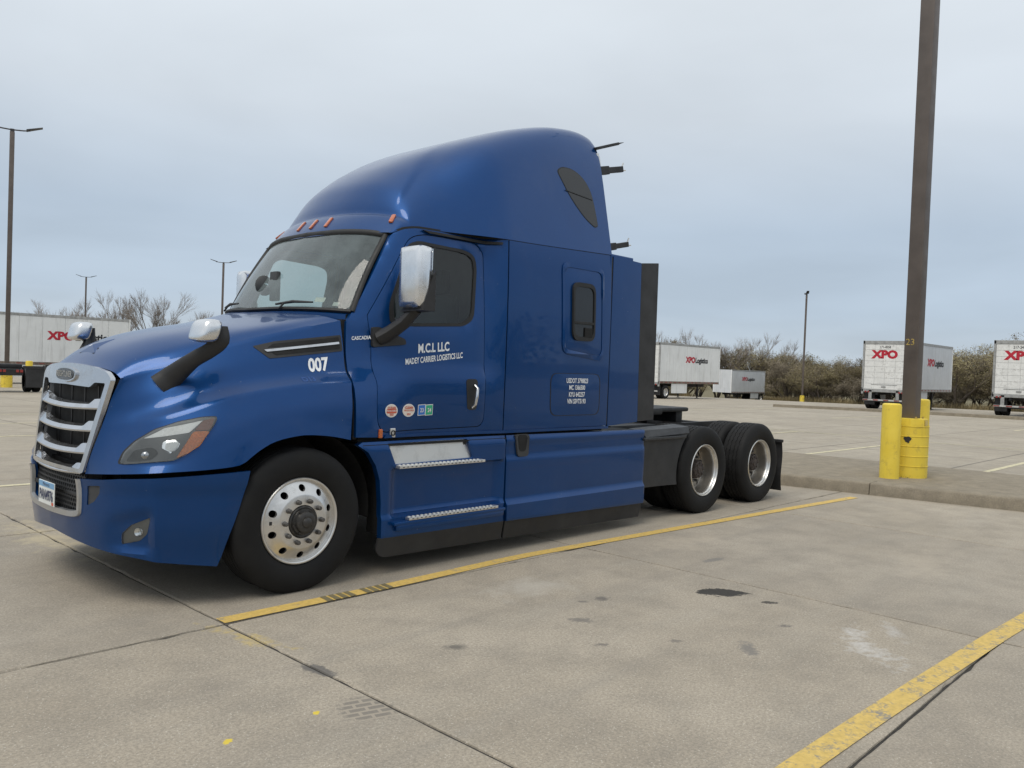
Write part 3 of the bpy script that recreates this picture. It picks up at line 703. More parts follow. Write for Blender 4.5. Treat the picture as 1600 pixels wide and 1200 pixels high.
# --- windshield
WB = [(0,.235,1.968),(.4,.30,1.975),(.7,.415,1.972),(.93,.552,1.962)]; WT = [(0,.735,2.632),(.4,.762,2.628),(.7,.828,2.612),(.868,.892,2.588)]
def wsp(a, t, off=0.):      # a in -1..1 across, t 0..1 up
    s = abs(a); A = [tab([(i/3, q[k]) for i, q in enumerate(WB)], s) for k in range(3)]; B = [tab([(i/3, q[k]) for i, q in enumerate(WT)], s) for k in range(3)]
    p = [A[k]*(1-t)+B[k]*t for k in range(3)]
    b = .02*math.sin(math.pi*t)
    return Vector((p[1]-b-off*.75, math.copysign(p[0], a)+math.copysign(off*.3*s, a), p[2]+off*.6))
na, ntt = 33, 9
V = [wsp(-1+2*i/(na-1), j/(ntt-1)) for j in range(ntt) for i in range(na)]
ws = mesh('windshield', V, [q[::-1] for q in gridf(ntt, na)], 'windshield_glass', TR, 0)
loop = [wsp(-1+2*i/40, 0, .004) for i in range(41)]+[wsp(1, j/12, .004) for j in range(1, 12)]+[wsp(1-2*i/40, 1, .004) for i in range(41)]+[wsp(-1, 1-j/12, .004) for j in range(1, 12)]
m = MB(); m.tube(loop+[loop[0]], .026, 8, caps=False, flat=.7); m.build('windshield_seal', 'rubber_seal', ws, 50)
m = MB()       # cowl strip between hood and glass
V = []
for i in range(31):
    a = -1+2*i/30; p = wsp(a, 0); V += [(p.x+.02, p.y, p.z-.005), (p.x-.05, p.y*.99, p.z-.022), (p.x-.05, p.y*.99, p.z-.10)]
m.add(V, gridf(31, 3)); m.build('cowl', 'blue_paint', TR, 60)
for y0, y1 in ((-.30, -.66), (.62, .22)):
    m = MB(); A = [wsp(a/.93 if abs(a) < .93 else 1, .02, .035) for a in (y0*.9, y1*.9)]
    p0 = wsp(y0*.92, .015, .045); p1 = wsp(y1*.92, .055, .035); pm = (p0+p1)/2+Vector((-.01, 0, .012))
    m.tube([p0, pm, p1], [.008, .013, .007], 6); m.tube([wsp(y0*.92+(-.05), -.03, .04), (p0+pm)/2], .008, 6); m.build('wiper', 'black_plastic', TR, 50)
# things seen through the glass
m = MB(); m.rbox((.52, -.95, 1.35), (.98, .95, 1.90), .05); m.build('dashboard', 'interior_dark', TR, 40)
for y in (-.55, .55):
    m = MB(); m.rbox((1.25, y-.25, 1.45), (1.75, y+.25, 1.62), .06); m.rbox((1.62, y-.24, 1.55), (1.80, y+.24, 2.20), .07); m.rbox((1.66, y-.13, 2.2), (1.78, y+.13, 2.42), .05); m.build('seat', 'interior_dark', TR, 40)
m = MB(); m.lathe([(.22, -.012), (.235, 0), (.22, .012), (.205, 0)], 28, 'x', (0, 0, 0), Matrix.Translation((.98, -.52, 1.92))@Matrix.Rotation(-.45, 4, 'Y'), close=True); m.build('steering_wheel', 'interior_dark', TR, 60)
p = wsp(-.02, .34, -.06)
m = MB(); m.rbox((p.x-.02, p.y-.055, p.z-.10), (p.x+.02, p.y+.055, p.z+.14), .012); m.tube([p+Vector((0, .05, 0)), p+Vector((-.02, .14, .03))], .015, 8)
m.lathe([(.02, 0), (.07, .012), (.085, .03)], 14, 'y', tuple(p+Vector((-.01, .12, .03)))); m.build('phone_mount', 'interior_dark', TR, 40)
for a, t, w, h in ((-.62, .10, .05, .035), (-.80, .06, .03, .03)):
    q = [wsp(a-w, t, -.004), wsp(a+w, t, -.004), wsp(a+w, t+h*1.6, -.004), wsp(a-w, t+h*1.6, -.004)]; mesh('windshield_sticker', q, [(0, 1, 2, 3)], 'paper', ws)
m = MB(); pp = wsp(-.35, 0); m.box((.44, -.48, 1.901), (.62, -.28, 1.906)); m.box((.60, -.75, 1.901), (.70, -.62, 1.906)); m.build('dash_papers', 'paper', TR)
# --- chassis fairings and steps
def fair(x, z):
    s = 1.205
    s += .022*ss(.90-z, -.02, .02)*0
    k = ss(x, .74, .84)*(1-ss(x, 1.90, 1.99))
    s -= .055*k*(ss(.80-z, 0, .02)-ss(.455-z, 0, .02))       # recessed riser between the steps
    s += .012*ss(.455-z, 0, .03)
    s += .006*ss(z, .88, .90)*0
    return s-.02*ss(z, .94, 1.02)
ARCH = [(.46,.985),(.545,.93),(.615,.83),(.655,.72),(.672,.55),(.675,.285)]
def fairing(sd):
    f1 = panel('front_chassis_fairing', [(.50,1.005)]+ARCH+[(1.985,.272),(1.992,1.005)], fair, 'blue_paint', TR, 0, .05, cell=.022, side=sd, lip=.003, holes=[rounded([(.725,1.0-.012),(1.545,.992),(1.60,.838),(.80,.828)], .01, 2)])
    m = MB(); Y = lambda s: sd*s
    m.add([(.725, Y(1.165), .995), (1.55, Y(1.165), .998), (1.60, Y(1.185), .832), (.795, Y(1.185), .825)], [(0, 1, 2, 3)])
    kp = m.build('kick_plate', 'step_alloy', f1)
    m = MB()
    for x, z in ((.745, .965), (1.535, .965)): m.rbox((x-.012, Y(1.173)-.006, z-.02), (x+.012, Y(1.173)+.006, z+.02), .003)
    m.build('kick_plate_clip', 'dark_frame', kp)
    for x0, x1, z, s0, s1 in ((.80, 1.70, .822, 1.10, 1.255), (.90, 1.865, .425, 1.10, 1.265)):
        m = MB(); m.rbox((x0, Y(s0), z-.022), (x1, Y(s1), z), .004)
        n = int((x1-x0)/.042); 
        for i in range(n):
            for r, sr in enumerate((s1-.03, s1-.07, s1-.11)):
                xx = x0+.02+(x1-x0-.04)*(i+.5*(r % 2))/n
                m.lathe([(.013, 0), (.011, .006), (.006, .006), (.005, .001)], 8, 'z', (xx, Y(sr), z))
        st = m.build('step_tread', 'step_alloy', f1)
        m = MB()
        for i in range(n):
            xx = x0+.02+(x1-x0-.04)*i/n; m.box((xx+.010, Y(s1)-.0015, z-.014), (xx+.026, Y(s1)+.0015, z-.008))
        m.build('step_slot', 'dark_frame', st)['kind'] = 'stuff'
    m = MB(); m.rbox((.76, Y(1.12), .372), (1.96, Y(1.262), .402), .012); m.rbox((.79, Y(1.15), .325), (1.96, Y(1.248), .38), .025); m.build('step_ledge', 'blue_paint', f1, 40)
    sk = panel('skirt', rounded([(.655,.288),(.632,.20),(.70,.135),(1.982,.118),(1.982,.276)], [.01,.06,.06,.02,.01], 4), lambda x, z: 1.212-.02*ss(.29-z, 0, .16), 'skirt_rubber', f1, .002, .02, cell=.1, side=sd)
    def rf(x, z):
        s = 1.212-.02*ss(z, .94, 1.02); k = 1; s += .026*ss(.44-z, 0, .02)*k-.012*(ss(z, .80, .815)-ss(z, .93, .95)); return s
    f2 = panel('rear_chassis_fairing', [(2.002,1.005),(2.0,.272),(4.055,.232),(4.075,.60),(4.078,.99)], rf, 'blue_paint', TR, 0, .05, cell=.022, side=sd, lip=.003)
    panel('skirt', rounded([(2.0,.276),(2.0,.118),(4.03,.088),(4.05,.236)], .012, 2), lambda x, z: 1.216-.02*ss(.27-z, 0, .16), 'skirt_rubber', f2, .002, .02, cell=.15, side=sd)
    panel('fuel_filler_recess', rounded([(2.095,1.01),(2.275,1.01),(2.27,.815),(2.135,.815)], .03, 3), rf, 'filler_plastic', f2, .018, .03, cell=.1, side=sd)
    panel('fuel_filler_hole', rounded([(2.125,1.004),(2.245,1.004),(2.23,.86),(2.148,.86)], .03, 3), rf, 'black_void', f2, .021, .002, cell=.1, side=sd)
    m = MB(); m.box((.5, Y(.8), .97), (4.06, Y(1.195), .985)); m.build('fairing_top', 'black_void', TR)
    m = MB(); m.box((.70, Y(1.0), .30), (4.04, Y(1.14), .96)); m.build('fairing_core', 'black_void', TR)
    m = MB(); m.box((.50, Y(.9), 1.0), (3.44, Y(1.125), 1.055)); m.build('sill_gap', 'black_void', TR)
    panel('rocker', [(.72,1.052),(.70,1.028),(3.44,1.022),(3.44,1.047)], lambda x, z: side(x, 1.05)+.008, 'blue_paint', TR, 0, .05, cell=.2, side=sd)
both(fairing)
# --- side extenders behind the sleeper
def extender(sd):
    e = panel('side_extender', rounded([(3.445,2.715),(3.92,2.70),(3.955,1.075),(3.445,1.045)], .01, 2), lambda x, z: 1.19, 'blue_paint', TR, 0, .03, cell=.15, side=sd, lip=.003)
    panel('extender_flap', rounded([(3.925,2.70),(4.235,2.735),(4.25,1.09),(3.96,1.078)], .01, 2), lambda x, z: 1.185, 'flap_rubber', e, 0, .02, cell=.2, side=sd)
    m = MB(); m.rbox((3.43, sd*1.10, 2.70), (3.80, sd*1.17, 2.738), .01); m.build('extender_cap', 'blue_paint', e)
    m = MB(); m.box((3.42, sd*1.15, 1.06), (3.46, sd*1.182, 2.70)); m.build('extender_hinge', 'rubber_seal', e)
both(extender)
def tilt_mat(x, y, z, a): return Matrix.Translation((x, y, z))@Matrix.Rotation(-a, 4, 'Y')
for z, y, ln, th, a in ((2.795, -1.09, .40, .036, .22), (3.565, -.95, .45, .042, .24)):
    M = tilt_mat(3.40, y, z, a)
    m = MB(); m.rbox((-.02, -.03, -th), (ln*.45, .03, th), .008, M); b = m.build('fairing_bracket', 'dark_frame', TR)
    m = MB(); m.rbox((ln*.4, -.024, -th*.75), (ln, .024, th*.70), .008, M); m.build('bracket_arm', 'dark_frame', b)
    m = MB(); m.tube([M@Vector((ln-.01, 0, 0)), M@Vector((ln+.03, -.005, .06))], .008, 6); m.build('bracket_bolt', 'step_alloy', b)
    m = MB(); m.tube([M@Vector((ln-.01, 0, -.01)), M@Vector((ln+.06, 0, -.015))], .007, 6); m.build('bracket_bolt', 'step_alloy', b)
    if z > 3: m = MB(); m.rbox((.05, -.012, th), (.085, .012, th+.10), .005, M); m.rbox((.03, -.016, th+.05), (.07, .016, th+.13), .005, M); m.build('bracket_tab', 'step_alloy', b)
M = tilt_mat(3.40, -.95, 3.79, .34); m = MB(); m.rbox((-.03, -.03, -.014), (.36, .03, .014), .006, M); m.tube([M@Vector((.35, 0, 0)), M@Vector((.48, 0, .0))], [.013, .002], 6); m.build('roof_arm', 'dark_frame', TR)
# --- mirrors
def door_mirror(sd):
    q = .10 if sd > 0 else 0.; lo = .03 if sd > 0 else 0.
    m = MB(); m.rbox((.76, sd*(1.195-q), 2.00-lo), (.90, sd*(1.445-q-q), 2.465-lo*2), .05); mm = m.build('door_mirror', 'chrome_brushed', TR, 60)
    m = MB(); m.box((.899, sd*(1.215-q), 2.02-lo), (.906, sd*(1.425-q-q), 2.445-lo*2)); m.build('mirror_glass', 'mirror_glass', mm)
    V = [(.78, sd*1.16, 1.96), (.93, sd*(1.20-q), 2.28)]
    m = MB(); yb = side(.76, 1.78)
    m.tube([(.74, sd*(yb-.01), 1.775), (.78, sd*(yb+.06), 1.82), (.83, sd*(1.21-q), 1.90), (.865, sd*(1.30-q), 2.0)], [.075, .068, .062, .056], 10, flat=.8)
    m.add([(.79, sd*(1.452-q-q), 1.985), (.918, sd*(1.452-q-q), 1.985), (.918, sd*(1.452-q-q), 2.30), (.79, sd*(1.20-q), 1.975), (.918, sd*(1.20-q), 1.975), (.918, sd*(1.20-q), 2.10)], [(0, 1, 2), (3, 5, 4), (0, 3, 4, 1), (1, 4, 5, 2), (2, 5, 3, 0)])
    m.build('mirror_arm', 'black_plastic', mm, 40)
    panel('mirror_base', rounded([(.668,1.855),(.72,1.86),(.93,1.775),(.935,1.735),(.665,1.705)], .015, 3), side, 'black_plastic', mm, .02, .025, cell=.06, side=sd)
both(door_mirror)
def hood_mirror(sd):
    C = Vector((-.665, sd*1.075, 1.748)); m = MB()
    bm = bmesh.new(); bmesh.ops.create_cube(bm, size=1); bmesh.ops.subdivide_edges(bm, edges=bm.edges, cuts=5, use_grid_fill=True)
    for v in bm.verts:
        c = v.co*2; n = (abs(c.x)**4+abs(c.y)**4+abs(c.z)**4)**(1/4); q = c/n
        v.co = Vector((q.x*.066+.02*q.z, q.y*.110, q.z*(.080 if q.z > 0 else .070)))
    bm.verts.index_update(); m.add([v.co+C for v in bm.verts], [[v.index for v in f.verts] for f in bm.faces]); bm.free()
    mm = m.build('hood_mirror', 'chrome_brushed', TR, 60)
    b0 = Vector((-.80, sd*(hs(-.80, 1.40)-.01), 1.385)); 
    path = [b0, b0+Vector((.06, sd*.05, .07)), Vector((-.68, sd*.955, 1.565)), Vector((-.615, sd*1.06, 1.635)), Vector((-.578, sd*1.105, 1.70)), Vector((-.572, sd*1.10, 1.785))]
    m = MB(); m.tube(cr(path, 4), list(np.interp(np.linspace(0, 5, 21), [0, 1, 2, 3, 4, 5], [.085, .074, .052, .050, .060, .042])), 14, flat=1., fa=.5); m.build('mirror_arm', 'black_plastic', mm, 60)
both(hood_mirror)
# --- chassis
m = MB()
for sd in (-1, 1): m.box((-.9, sd*.39, .70), (6.95, sd*.46, .96))
for x in (4.3, 4.9, 5.9, 6.9): m.box((x, -.39, .74), (x+.1, .39, .93))
fr = m.build('frame_rails', 'dark_frame', TR)
m = MB(); m.rbox((5.25, -.46, 1.10), (6.15, .46, 1.155), .03); m.rbox((5.3, -.40, .96), (5.45, .40, 1.11), .02); m.rbox((5.95, -.40, .96), (6.1, .40, 1.11), .02); m.rbox((4.98, -.62, 1.085), (5.3, .62, 1.165), .02); m.build('fifth_wheel', 'dark_frame', TR, 40)
m = MB(); m.box((4.1, -.75, .965), (4.95, .75, .99)); m.build('deck_plate', 'grey_plastic', TR)
for x in (0.0, 5.2918, 6.6297):
    m = MB(); m.tube([(x, -.85, .489), (x, .85, .489)], .075, 12)
    if x > 1: m.lathe([(.02, -.22), (.19, -.14), (.22, 0), (.19, .14), (.02, .22)], 18, 'x', (x, 0, .49))
    m.build('axle', 'dark_frame', TR, 50)
for k in range(3):
    m = MB(); y = -.25+.12*k; m.tube(cr([(3.45, y, 1.45), (3.7, y-.1, 1.15), (4.2, y-.28, 1.06), (4.8, y-.22, 1.09), (5.05, y-.05, 1.10)], 5), .014, 6); m.build('air_line', 'black_plastic', TR, 60)
def quarter_fender(sd):
    C = (5.2918, .489); V = []; A = np.linspace(math.radians(62), math.radians(172), 22)
    m = MB()
    for a in A:
        for y, r in ((.66, .56), (1.20, .56), (1.225, .545)): V.append((C[0]-.0-r*math.cos(math.pi-a)*1.0 if False else C[0]+r*math.cos(a), sd*y, C[1]+r*math.sin(a)))
    m.add(V, gridf(len(A), 3))
    arc = [(C[0]+.556*math.cos(a), C[1]+.556*math.sin(a)) for a in np.linspace(math.radians(128), math.radians(193), 10)]
    qf = panel('quarter_fender', arc+[(4.08,.375),(4.08,.90)], lambda x, z: 1.165+.03*ss(x, 4.55, 4.8), 'quarter_plastic', TR, 0, .03, cell=.1, side=sd)
    m = MB(); m.add([(4.10, sd*1.21, .905), (4.93, sd*1.215, .93), (4.97, sd*1.18, .995), (4.10, sd*1.15, .975), (4.10, sd*.98, .985), (4.98, sd*.98, 1.01)], [(0, 1, 2, 3), (3, 2, 5, 4)]); m.build('fender_top', 'quarter_plastic', qf)
    m = MB(); m.rbox((4.05, sd*1.17, .875), (4.86, sd*1.228, .905), .008); m.build('fender_lip', 'quarter_plastic', qf)
both(quarter_fender)
for sd in (-1, 1):
    V = []; m = MB()
    for i, z in enumerate(np.linspace(.73, .09, 9)):
        b = .02*math.sin(i*.8)+.03*i/8
        for y in (.62, 1.225): V += [(7.22+b, sd*y, z)]
    m.add(V, gridf(9, 2)); m.add([(p[0]+.012, p[1], p[2]) for p in V], gridf(9, 2)); mf = m.build('mud_flap', 'flap_rubber', TR, 60)
    m = MB(); m.rbox((7.195, sd*.45, .725), (7.245, sd*1.24, .765), .008); m.build('flap_hanger', 'dark_frame', mf)

# --- wheels
def ring_holes(rad0, rad1, nh, hr, hc, yf, a_off=0., n=6):
    """annulus in the wheel plane with round holes; yf(r) gives the depth"""
    m = MB(); K = 4*n
    for h in range(nh):
        a0 = a_off+2*math.pi*h/nh; da = math.pi/nh; B = []
        for k in range(K):
            side_i, t = divmod(k, n); t = t/n
            if side_i == 0: r, a = rad0+(rad1-rad0)*t, a0-da
            elif side_i == 1: r, a = rad1, a0-da+2*da*t
            elif side_i == 2: r, a = rad1+(rad0-rad1)*t, a0+da
            else: r, a = rad0, a0+da-2*da*t
            B.append((r*math.cos(a), r*math.sin(a)))
        cx, cz = hc*math.cos(a0), hc*math.sin(a0); Hh = []
        for x, z in B:
            q = math.atan2(z-cz, x-cx); Hh.append((cx+hr*math.cos(q), cz+hr*math.sin(q)))
        P = [(x, yf(math.hypot(x, z)), z) for x, z in B]; P2 = [(x, yf(math.hypot(x, z)), z) for x, z in Hh]; P3 = [(p[0], p[1]+.02, p[2]) for p in P2]
        mid = [tuple((np.array(a)+np.array(b))/2) for a, b in zip(P, P2)]; mid = [(p[0], yf(math.hypot(p[0], p[2])), p[2]) for p in mid]
        V = P+mid+P2+P3; m.add(V, [(r*K+k, r*K+(k+1) % K, (r+1)*K+(k+1) % K, (r+1)*K+k) for r in range(3) for k in range(K)])
    return m
def tyre_mesh(drive):
    yc = .14; half = .14
    sw = [(.285, .03), (.302, .006), (.318, -.006), (.345, -.016), (.385, -.022), (.425, -.020), (.455, -.012), (.478, .000), (.490, .012), (.4975, .028)]
    tr = []
    gro = [-.085, -.043, 0, .043, .085] if not drive else [-.075, -.027, .027, .075]
    y = -.108
    cuts = []
    for g in gro: cuts += [(g-.0045, .4995, g), (g-.003, .490, g), (g+.003, .490, g), (g+.0045, .4995, g)]
    prof = [(r, y, None) for r, y in sw]+[(r, yc+o, g) for o, r, g in cuts]+[(r, 2*yc-y, None) for r, y in sw[::-1]]
    n = 96; V = []
    for r, y, g in prof:
        for k in range(n):
            a = 2*math.pi*k/n; dy = 0; rr = r
            if g is not None: dy = (.006 if drive else .0025)*(1 if k % 2 else -1)
            if drive and r > .499 and k % 4 == 0: rr = r-.005
            x, z = rr*math.cos(a), rr*math.sin(a)
            if z < -.487:
                f = (-.487-z); z = -.487
            V.append((x, y+dy, z))
    return V, gridf(len(prof), n, True)
TV, TF = tyre_mesh(False); TV2, TF2 = tyre_mesh(True)
def front_wheel():
    yf = lambda r: tab([(.10, -.030), (.178, -.030), (.19, -.026), (.25, .008), (.272, .018)], r)
    m = ring_holes(.186, .272, 10, .0245, .229, yf, math.radians(18))
    m.lathe([(.112, .02), (.112, -.028), (.114, -.030), (.178, -.030), (.186, yf(.186))], 60, 'y')
    m.lathe([(.272, .018), (.276, .014), (.279, .002), (.286, -.004), (.2935, -.004), (.2985, .002), (.2985, .012), (.29, .02)], 72, 'y')
    w = m.build('wheel', 'aluminium', TR, 35)
    t = mesh('tyre', TV, TF, 'tyre_rubber', w, 40)
    m = MB(); m.lathe([(.27, .03), (.26, .06), (.25, .2), (.02, .2)], 40, 'y'); m.build('wheel_barrel', 'black_void', w)
    m = MB(); m.lathe([(.112, .0), (.108, -.034), (.100, -.040), (.092, -.038), (.088, -.050), (.074, -.052), (.070, -.074), (.060, -.080), (.036, -.080), (.034, -.088), (.026, -.094), (1e-4, -.095)], 40, 'y')
    for k in range(6):
        a = math.radians(60*k); m.lathe([(.007, -.05), (.007, -.060), (1e-4, -.060)], 6, 'y', (.081*math.cos(a), 0, .081*math.sin(a)))
    m.build('hub', 'hub_black', w, 35)
    for k in range(10):
        a = math.radians(36*k); m = MB(); o = (.143*math.cos(a), 0, .143*math.sin(a))
        m.lathe([(.0175, -.028), (.0175, -.033), (.0155, -.034), (.0155, -.056), (.013, -.062), (.006, -.064), (1e-4, -.064)], 12, 'y', o); m.build('lug_nut', 'lug_steel', w, 30)
    m = MB(); a = math.radians(178); m.box((.228*math.cos(a)-.012, yf(.228)-.003, .228*math.sin(a)-.012), (.228*math.cos(a)+.012, yf(.228)+.004, .228*math.sin(a)+.012)); m.build('wheel_decal', 'black_plastic', w)
    return w
def rear_wheel():
    yf = lambda r: tab([(.10, .150), (.17, .150), (.19, .155), (.245, .178)], r)
    m = ring_holes(.178, .244, 10, .026, .212, yf, math.radians(18))
    m.lathe([(.112, .17), (.112, .150), (.178, yf(.178))], 48, 'y')
    dm = m; m = MB(); m.lathe([(.2985, .012), (.2985, .002), (.2935, -.004), (.286, -.003), (.281, .006), (.279, .016), (.272, .022), (.266, .036), (.2645, .055)], 72, 'y')
    w = m.build('wheel', 'aluminium', TR, 35)
    dm.lathe([(.2645, .055), (.262, .08), (.2575, .13), (.250, .17), (.244, .178)], 72, 'y'); dm.build('wheel_disc', 'rim_shaded', w, 35)  # dish in darker alloy, the shade inside the rim put into its colour
    mesh('tyre', TV2, TF2, 'tyre_rubber', w, 40)
    m = MB(); m.lathe([(.25, .19), (.24, .22), (.02, .22)], 32, 'y'); m.build('wheel_barrel', 'black_void', w)
    m = MB(); m.lathe([(.112, .16), (.110, .11), (.100, .095), (.098, .075), (.088, .070), (.05, .066), (.045, .055), (1e-4, .055)], 32, 'y')
    for k in range(8):
        a = math.radians(45*k); m.lathe([(.011, .075), (.011, .058), (1e-4, .058)], 6, 'y', (.075*math.cos(a), 0, .075*math.sin(a)))
    m.build('hub', 'rust_hub', w, 35)
    for k in range(10):
        a = math.radians(36*k); m = MB(); o = (.143*math.cos(a), 0, .143*math.sin(a))
        m.lathe([(.0175, .15), (.0165, .145), (.0155, .112), (1e-4, .110)], 10, 'y', o); m.build('lug_nut', 'lug_steel', w, 30)
    return w
fw = front_wheel(); fw.location = (0, -1.19, .489); fw.rotation_euler = (0, 0, 0)
c = copy_tree(fw, TR); c.location = (0, 1.19, .489); c.rotation_euler = (0, 0, math.pi)
rw = rear_wheel(); rw.location = (5.2918, -1.22, .489)
for x in (5.2918, 6.6297):
    for yy, rz in ((-1.22, 0), (-.88, 0), (1.22, math.pi), (.88, math.pi)):
        if x < 6 and yy == -1.22: continue
        if abs(yy) < 1:
            q = rw.copy(); COL.objects.link(q); q.parent = TR
            tq = [h for h in rw.children if h.name.startswith('tyre')][0].copy(); COL.objects.link(tq); tq.parent = q
        else: q = copy_tree(rw, TR)
        q.location = (x, yy, .489); q.rotation_euler = (0, 0, rz)
# ------------------------------------------------------------------ the lot: ground, slabs, paint, kerbs
def spl(t, w=2.): return w*math.log1p(math.exp(max(-30, min(30, t/w))))
def gz(x, y): return -.013*spl(min(y, 140)-9)-.005*spl(min(x, 140)-16)-.03*spl(min(x, 110)-62)
SX = [-10.96, -7.54, -4.12, -.70, 2.72, 6.13, 9.55]; SY = [-13.71, -10.34, -6.99, -3.60, -.29, 3.03, 6.35, 9.67]
def kerb_x(y): return 8.50-.17*y
def concrete(name, joints):
    t = NT(name); P = t.pos()
    big = t.noise(.33, 5, .6); mid = t.noise(2.2, 6, .65); fine = t.noise(70, 6, .75); grit = t.noise(260, 2, .6)
    streak = t.noise(1.2, 5, .6, sc=(.35, 2.4, 1))
    c = t.mix(t.rng(big, .32, .68), ((.345, .296, .228) if not joints else (.36, .312, .243)), ((.455, .400, .322) if not joints else (.465, .410, .325)))
    c = t.mix(t.math('MULTIPLY', t.rng(mid, .42, .75), .6), c, (.21, .19, .16) if not joints else (.262, .240, .202))
    c = t.mix(t.math('MULTIPLY', t.rng(streak, .5, .75), .4), c, (.41, .375, .315))
    sp = t.rng(fine, .42, .60); c = t.mix(t.math('MULTIPLY', sp, .52), c, (.145, .130, .108))
    v = t.n('TexVoronoi'); v.inputs['Scale'].default_value = 62; t.l(P, v.inputs[0])
    peb = t.rng(v.outputs['Distance'], .10, .26, 1, 0); c = t.mix(t.math('MULTIPLY', t.math('MULTIPLY', peb, t.rng(t.noise(31, 2), .40, .55)), .6), c, (.66, .62, .54))
    c = t.mix(t.math('MULTIPLY', t.rng(grit, .60, .75), .35), c, (.09, .085, .08))
    sep = t.n('SeparateXYZ'); t.l(P, sep.inputs[0])
    if not joints:
        oi = t.n('ObjectInfo'); c = t.mix(t.rng(oi.outputs['Random'], 0, 1, 0, .20), c, (.21, .19, .165))
        trk = t.math('MULTIPLY', t.rng(t.noise(.9, 4, .6, sc=(.25, 3.2, 1)), .52, .70), .30); c = t.mix(trk, c, (.20, .18, .155))
    def spot(c, x, y, rx, ry, col, amt, ang=0, rag=.5, soft=.25, fs=6):
        dx = t.math('SUBTRACT', sep.outputs[0], x); dy = t.math('SUBTRACT', sep.outputs[1], y)
        u = t.math('ADD', t.math('MULTIPLY', dx, math.cos(ang)/rx), t.math('MULTIPLY', dy, math.sin(ang)/rx))
        w = t.math('ADD', t.math('MULTIPLY', dx, -math.sin(ang)/ry), t.math('MULTIPLY', dy, math.cos(ang)/ry))
        d = t.math('SQRT', t.math('ADD', t.math('MULTIPLY', u, u), t.math('MULTIPLY', w, w)))
        d = t.math('ADD', d, t.math('ADD', t.math('MULTIPLY', t.math('SUBTRACT', t.noise(fs, 4, .6), .5), rag*3.0), t.math('MULTIPLY', t.math('SUBTRACT', t.noise(fs*4, 3, .6), .5), rag*1.2)))
        return t.mix(t.math('MULTIPLY', t.rng(d, 1, 1-soft), amt), c, col)
    if not joints:
        dark = (.022, .021, .020)
        for a in ((2.35, -1.87, .20, .105, dark, .93, -.75, .45, .12, 9), (2.385, -2.235, .07, .035, dark, .8, -.7, .5, .2, 14), (1.53, -1.40, .07, .06, (.12, .11, .10), .8, -.7, .6, .5, 10),
                  (1.02, -1.63, .10, .06, (.14, .13, .12), .7, -.7, .7, .5, 10), (.07, -1.48, .085, .06, (.10, .095, .085), .75, -.6, .5, .6, 9), (1.36, -1.37, .05, .03, (.12, .11, .10), .7, -.6, .6, .5, 14),
                  (1.95, -2.55, .06, .035, (.11, .10, .095), .7, -.6, .7, .5, 14), (1.15, -2.25, .05, .03, (.11, .10, .095), .6, -.6, .7, .5, 14), (.75, -2.0, .05, .03, (.11, .10, .095), .6, -.6, .7, .5, 14),
                  (1.35, -2.62, .14, .06, (.14, .135, .13), .65, .6, .7, .5, 10), (3.26, -1.30, .16, .05, (.15, .145, .14), .6, -.1, .5, .4, 12),
                  (-.70, -1.27, .13, .055, (.11, .105, .10), .85, -1.5, .4, .3, 12), (1.95, -3.08, .34, .13, (.62, .62, .62), .45, .6, 1.3, 1.0, 4), (2.4, -3.08, .20, .08, (.60, .60, .60), .35, .6, 1.0, 1.0, 4),
                  (1.35, -.9, .45, .3, (.44, .41, .36), .5, 0, .8, 1., 3), (3.7, -.75, .7, .3, (.42, .365, .29), .6, 0, .8, 1., 3), (4.6, -2.6, .8, .3, (.42, .365, .29), .45, .3, .8, 1., 3),
                  (-.72, 2.7, .25, 1.0, (.52, .44, .28), .5, 0, 1.2, 1., 3), (-.74, -.52, .07, .30, (.52, .39, .12), .55, .2, 1.6, .9, 5),
                  (-1.43, -1.71, .032, .018, (.66, .50, .05), .9, .7, .5, .2, 22), (-1.0, -1.71, .024, .016, (.66, .50, .05), .9, .7, .5, .2, 22)):
            c = spot(c, *a)
        br = t.n('TexBrick'); mp = t.n('Mapping'); mp.inputs['Rotation'].default_value = (0, 0, .3); t.l(P, mp.inputs[0]); t.l(mp.outputs[0], br.inputs[0])
        br.inputs['Scale'].default_value = 5.5; br.inputs['Color1'].default_value = br.inputs['Color2'].default_value = (.19, .172, .148, 1); br.inputs['Mortar'].default_value = (.33, .29, .235, 1); br.inputs['Mortar Size'].default_value = .045
        c = spot(c, -.80, -1.82, .17, .15, br.outputs[0], .85, .2, .35, .35, 8)
    if joints:
        for k, pitch, off in ((0, 3.42, -.70), (1, 3.335, -.29)):
            q = t.math('ABSOLUTE', t.math('SUBTRACT', t.math('FRACT', t.math('ADD', t.math('DIVIDE', t.math('SUBTRACT', sep.outputs[k], off), pitch), .5)), .5))
            c = t.mix(t.math('MULTIPLY', t.rng(q, .004, .0075, 1, 0), .75), c, (.07, .065, .055))
        # dry verge beyond the paving
        ed = t.math('ADD', t.math('MAXIMUM', t.math('SUBTRACT', sep.outputs[0], 93), t.math('SUBTRACT', sep.outputs[1], 98)), t.math('MULTIPLY', t.math('SUBTRACT', t.noise(.35, 4), .5), 5))
        ed = t.math('MAXIMUM', ed, t.math('MAXIMUM', t.math('SUBTRACT', -48, sep.outputs[0]), t.math('SUBTRACT', -48, sep.outputs[1])))
        c = t.mix(t.rng(ed, -.3, .3), c, t.mix(t.rng(t.noise(3, 5), .3, .7), (.10, .085, .04), (.19, .16, .085)))
    t.set(Base_Color=c, Roughness=t.rng(mid, .3, .7, .72, .9), Specular_IOR_Level=.35)
    t.bump(t.math('ADD', t.math('MULTIPLY', fine, .6), t.math('MULTIPLY', grit, .4)), .45, .006)
    MAT[name] = t.m
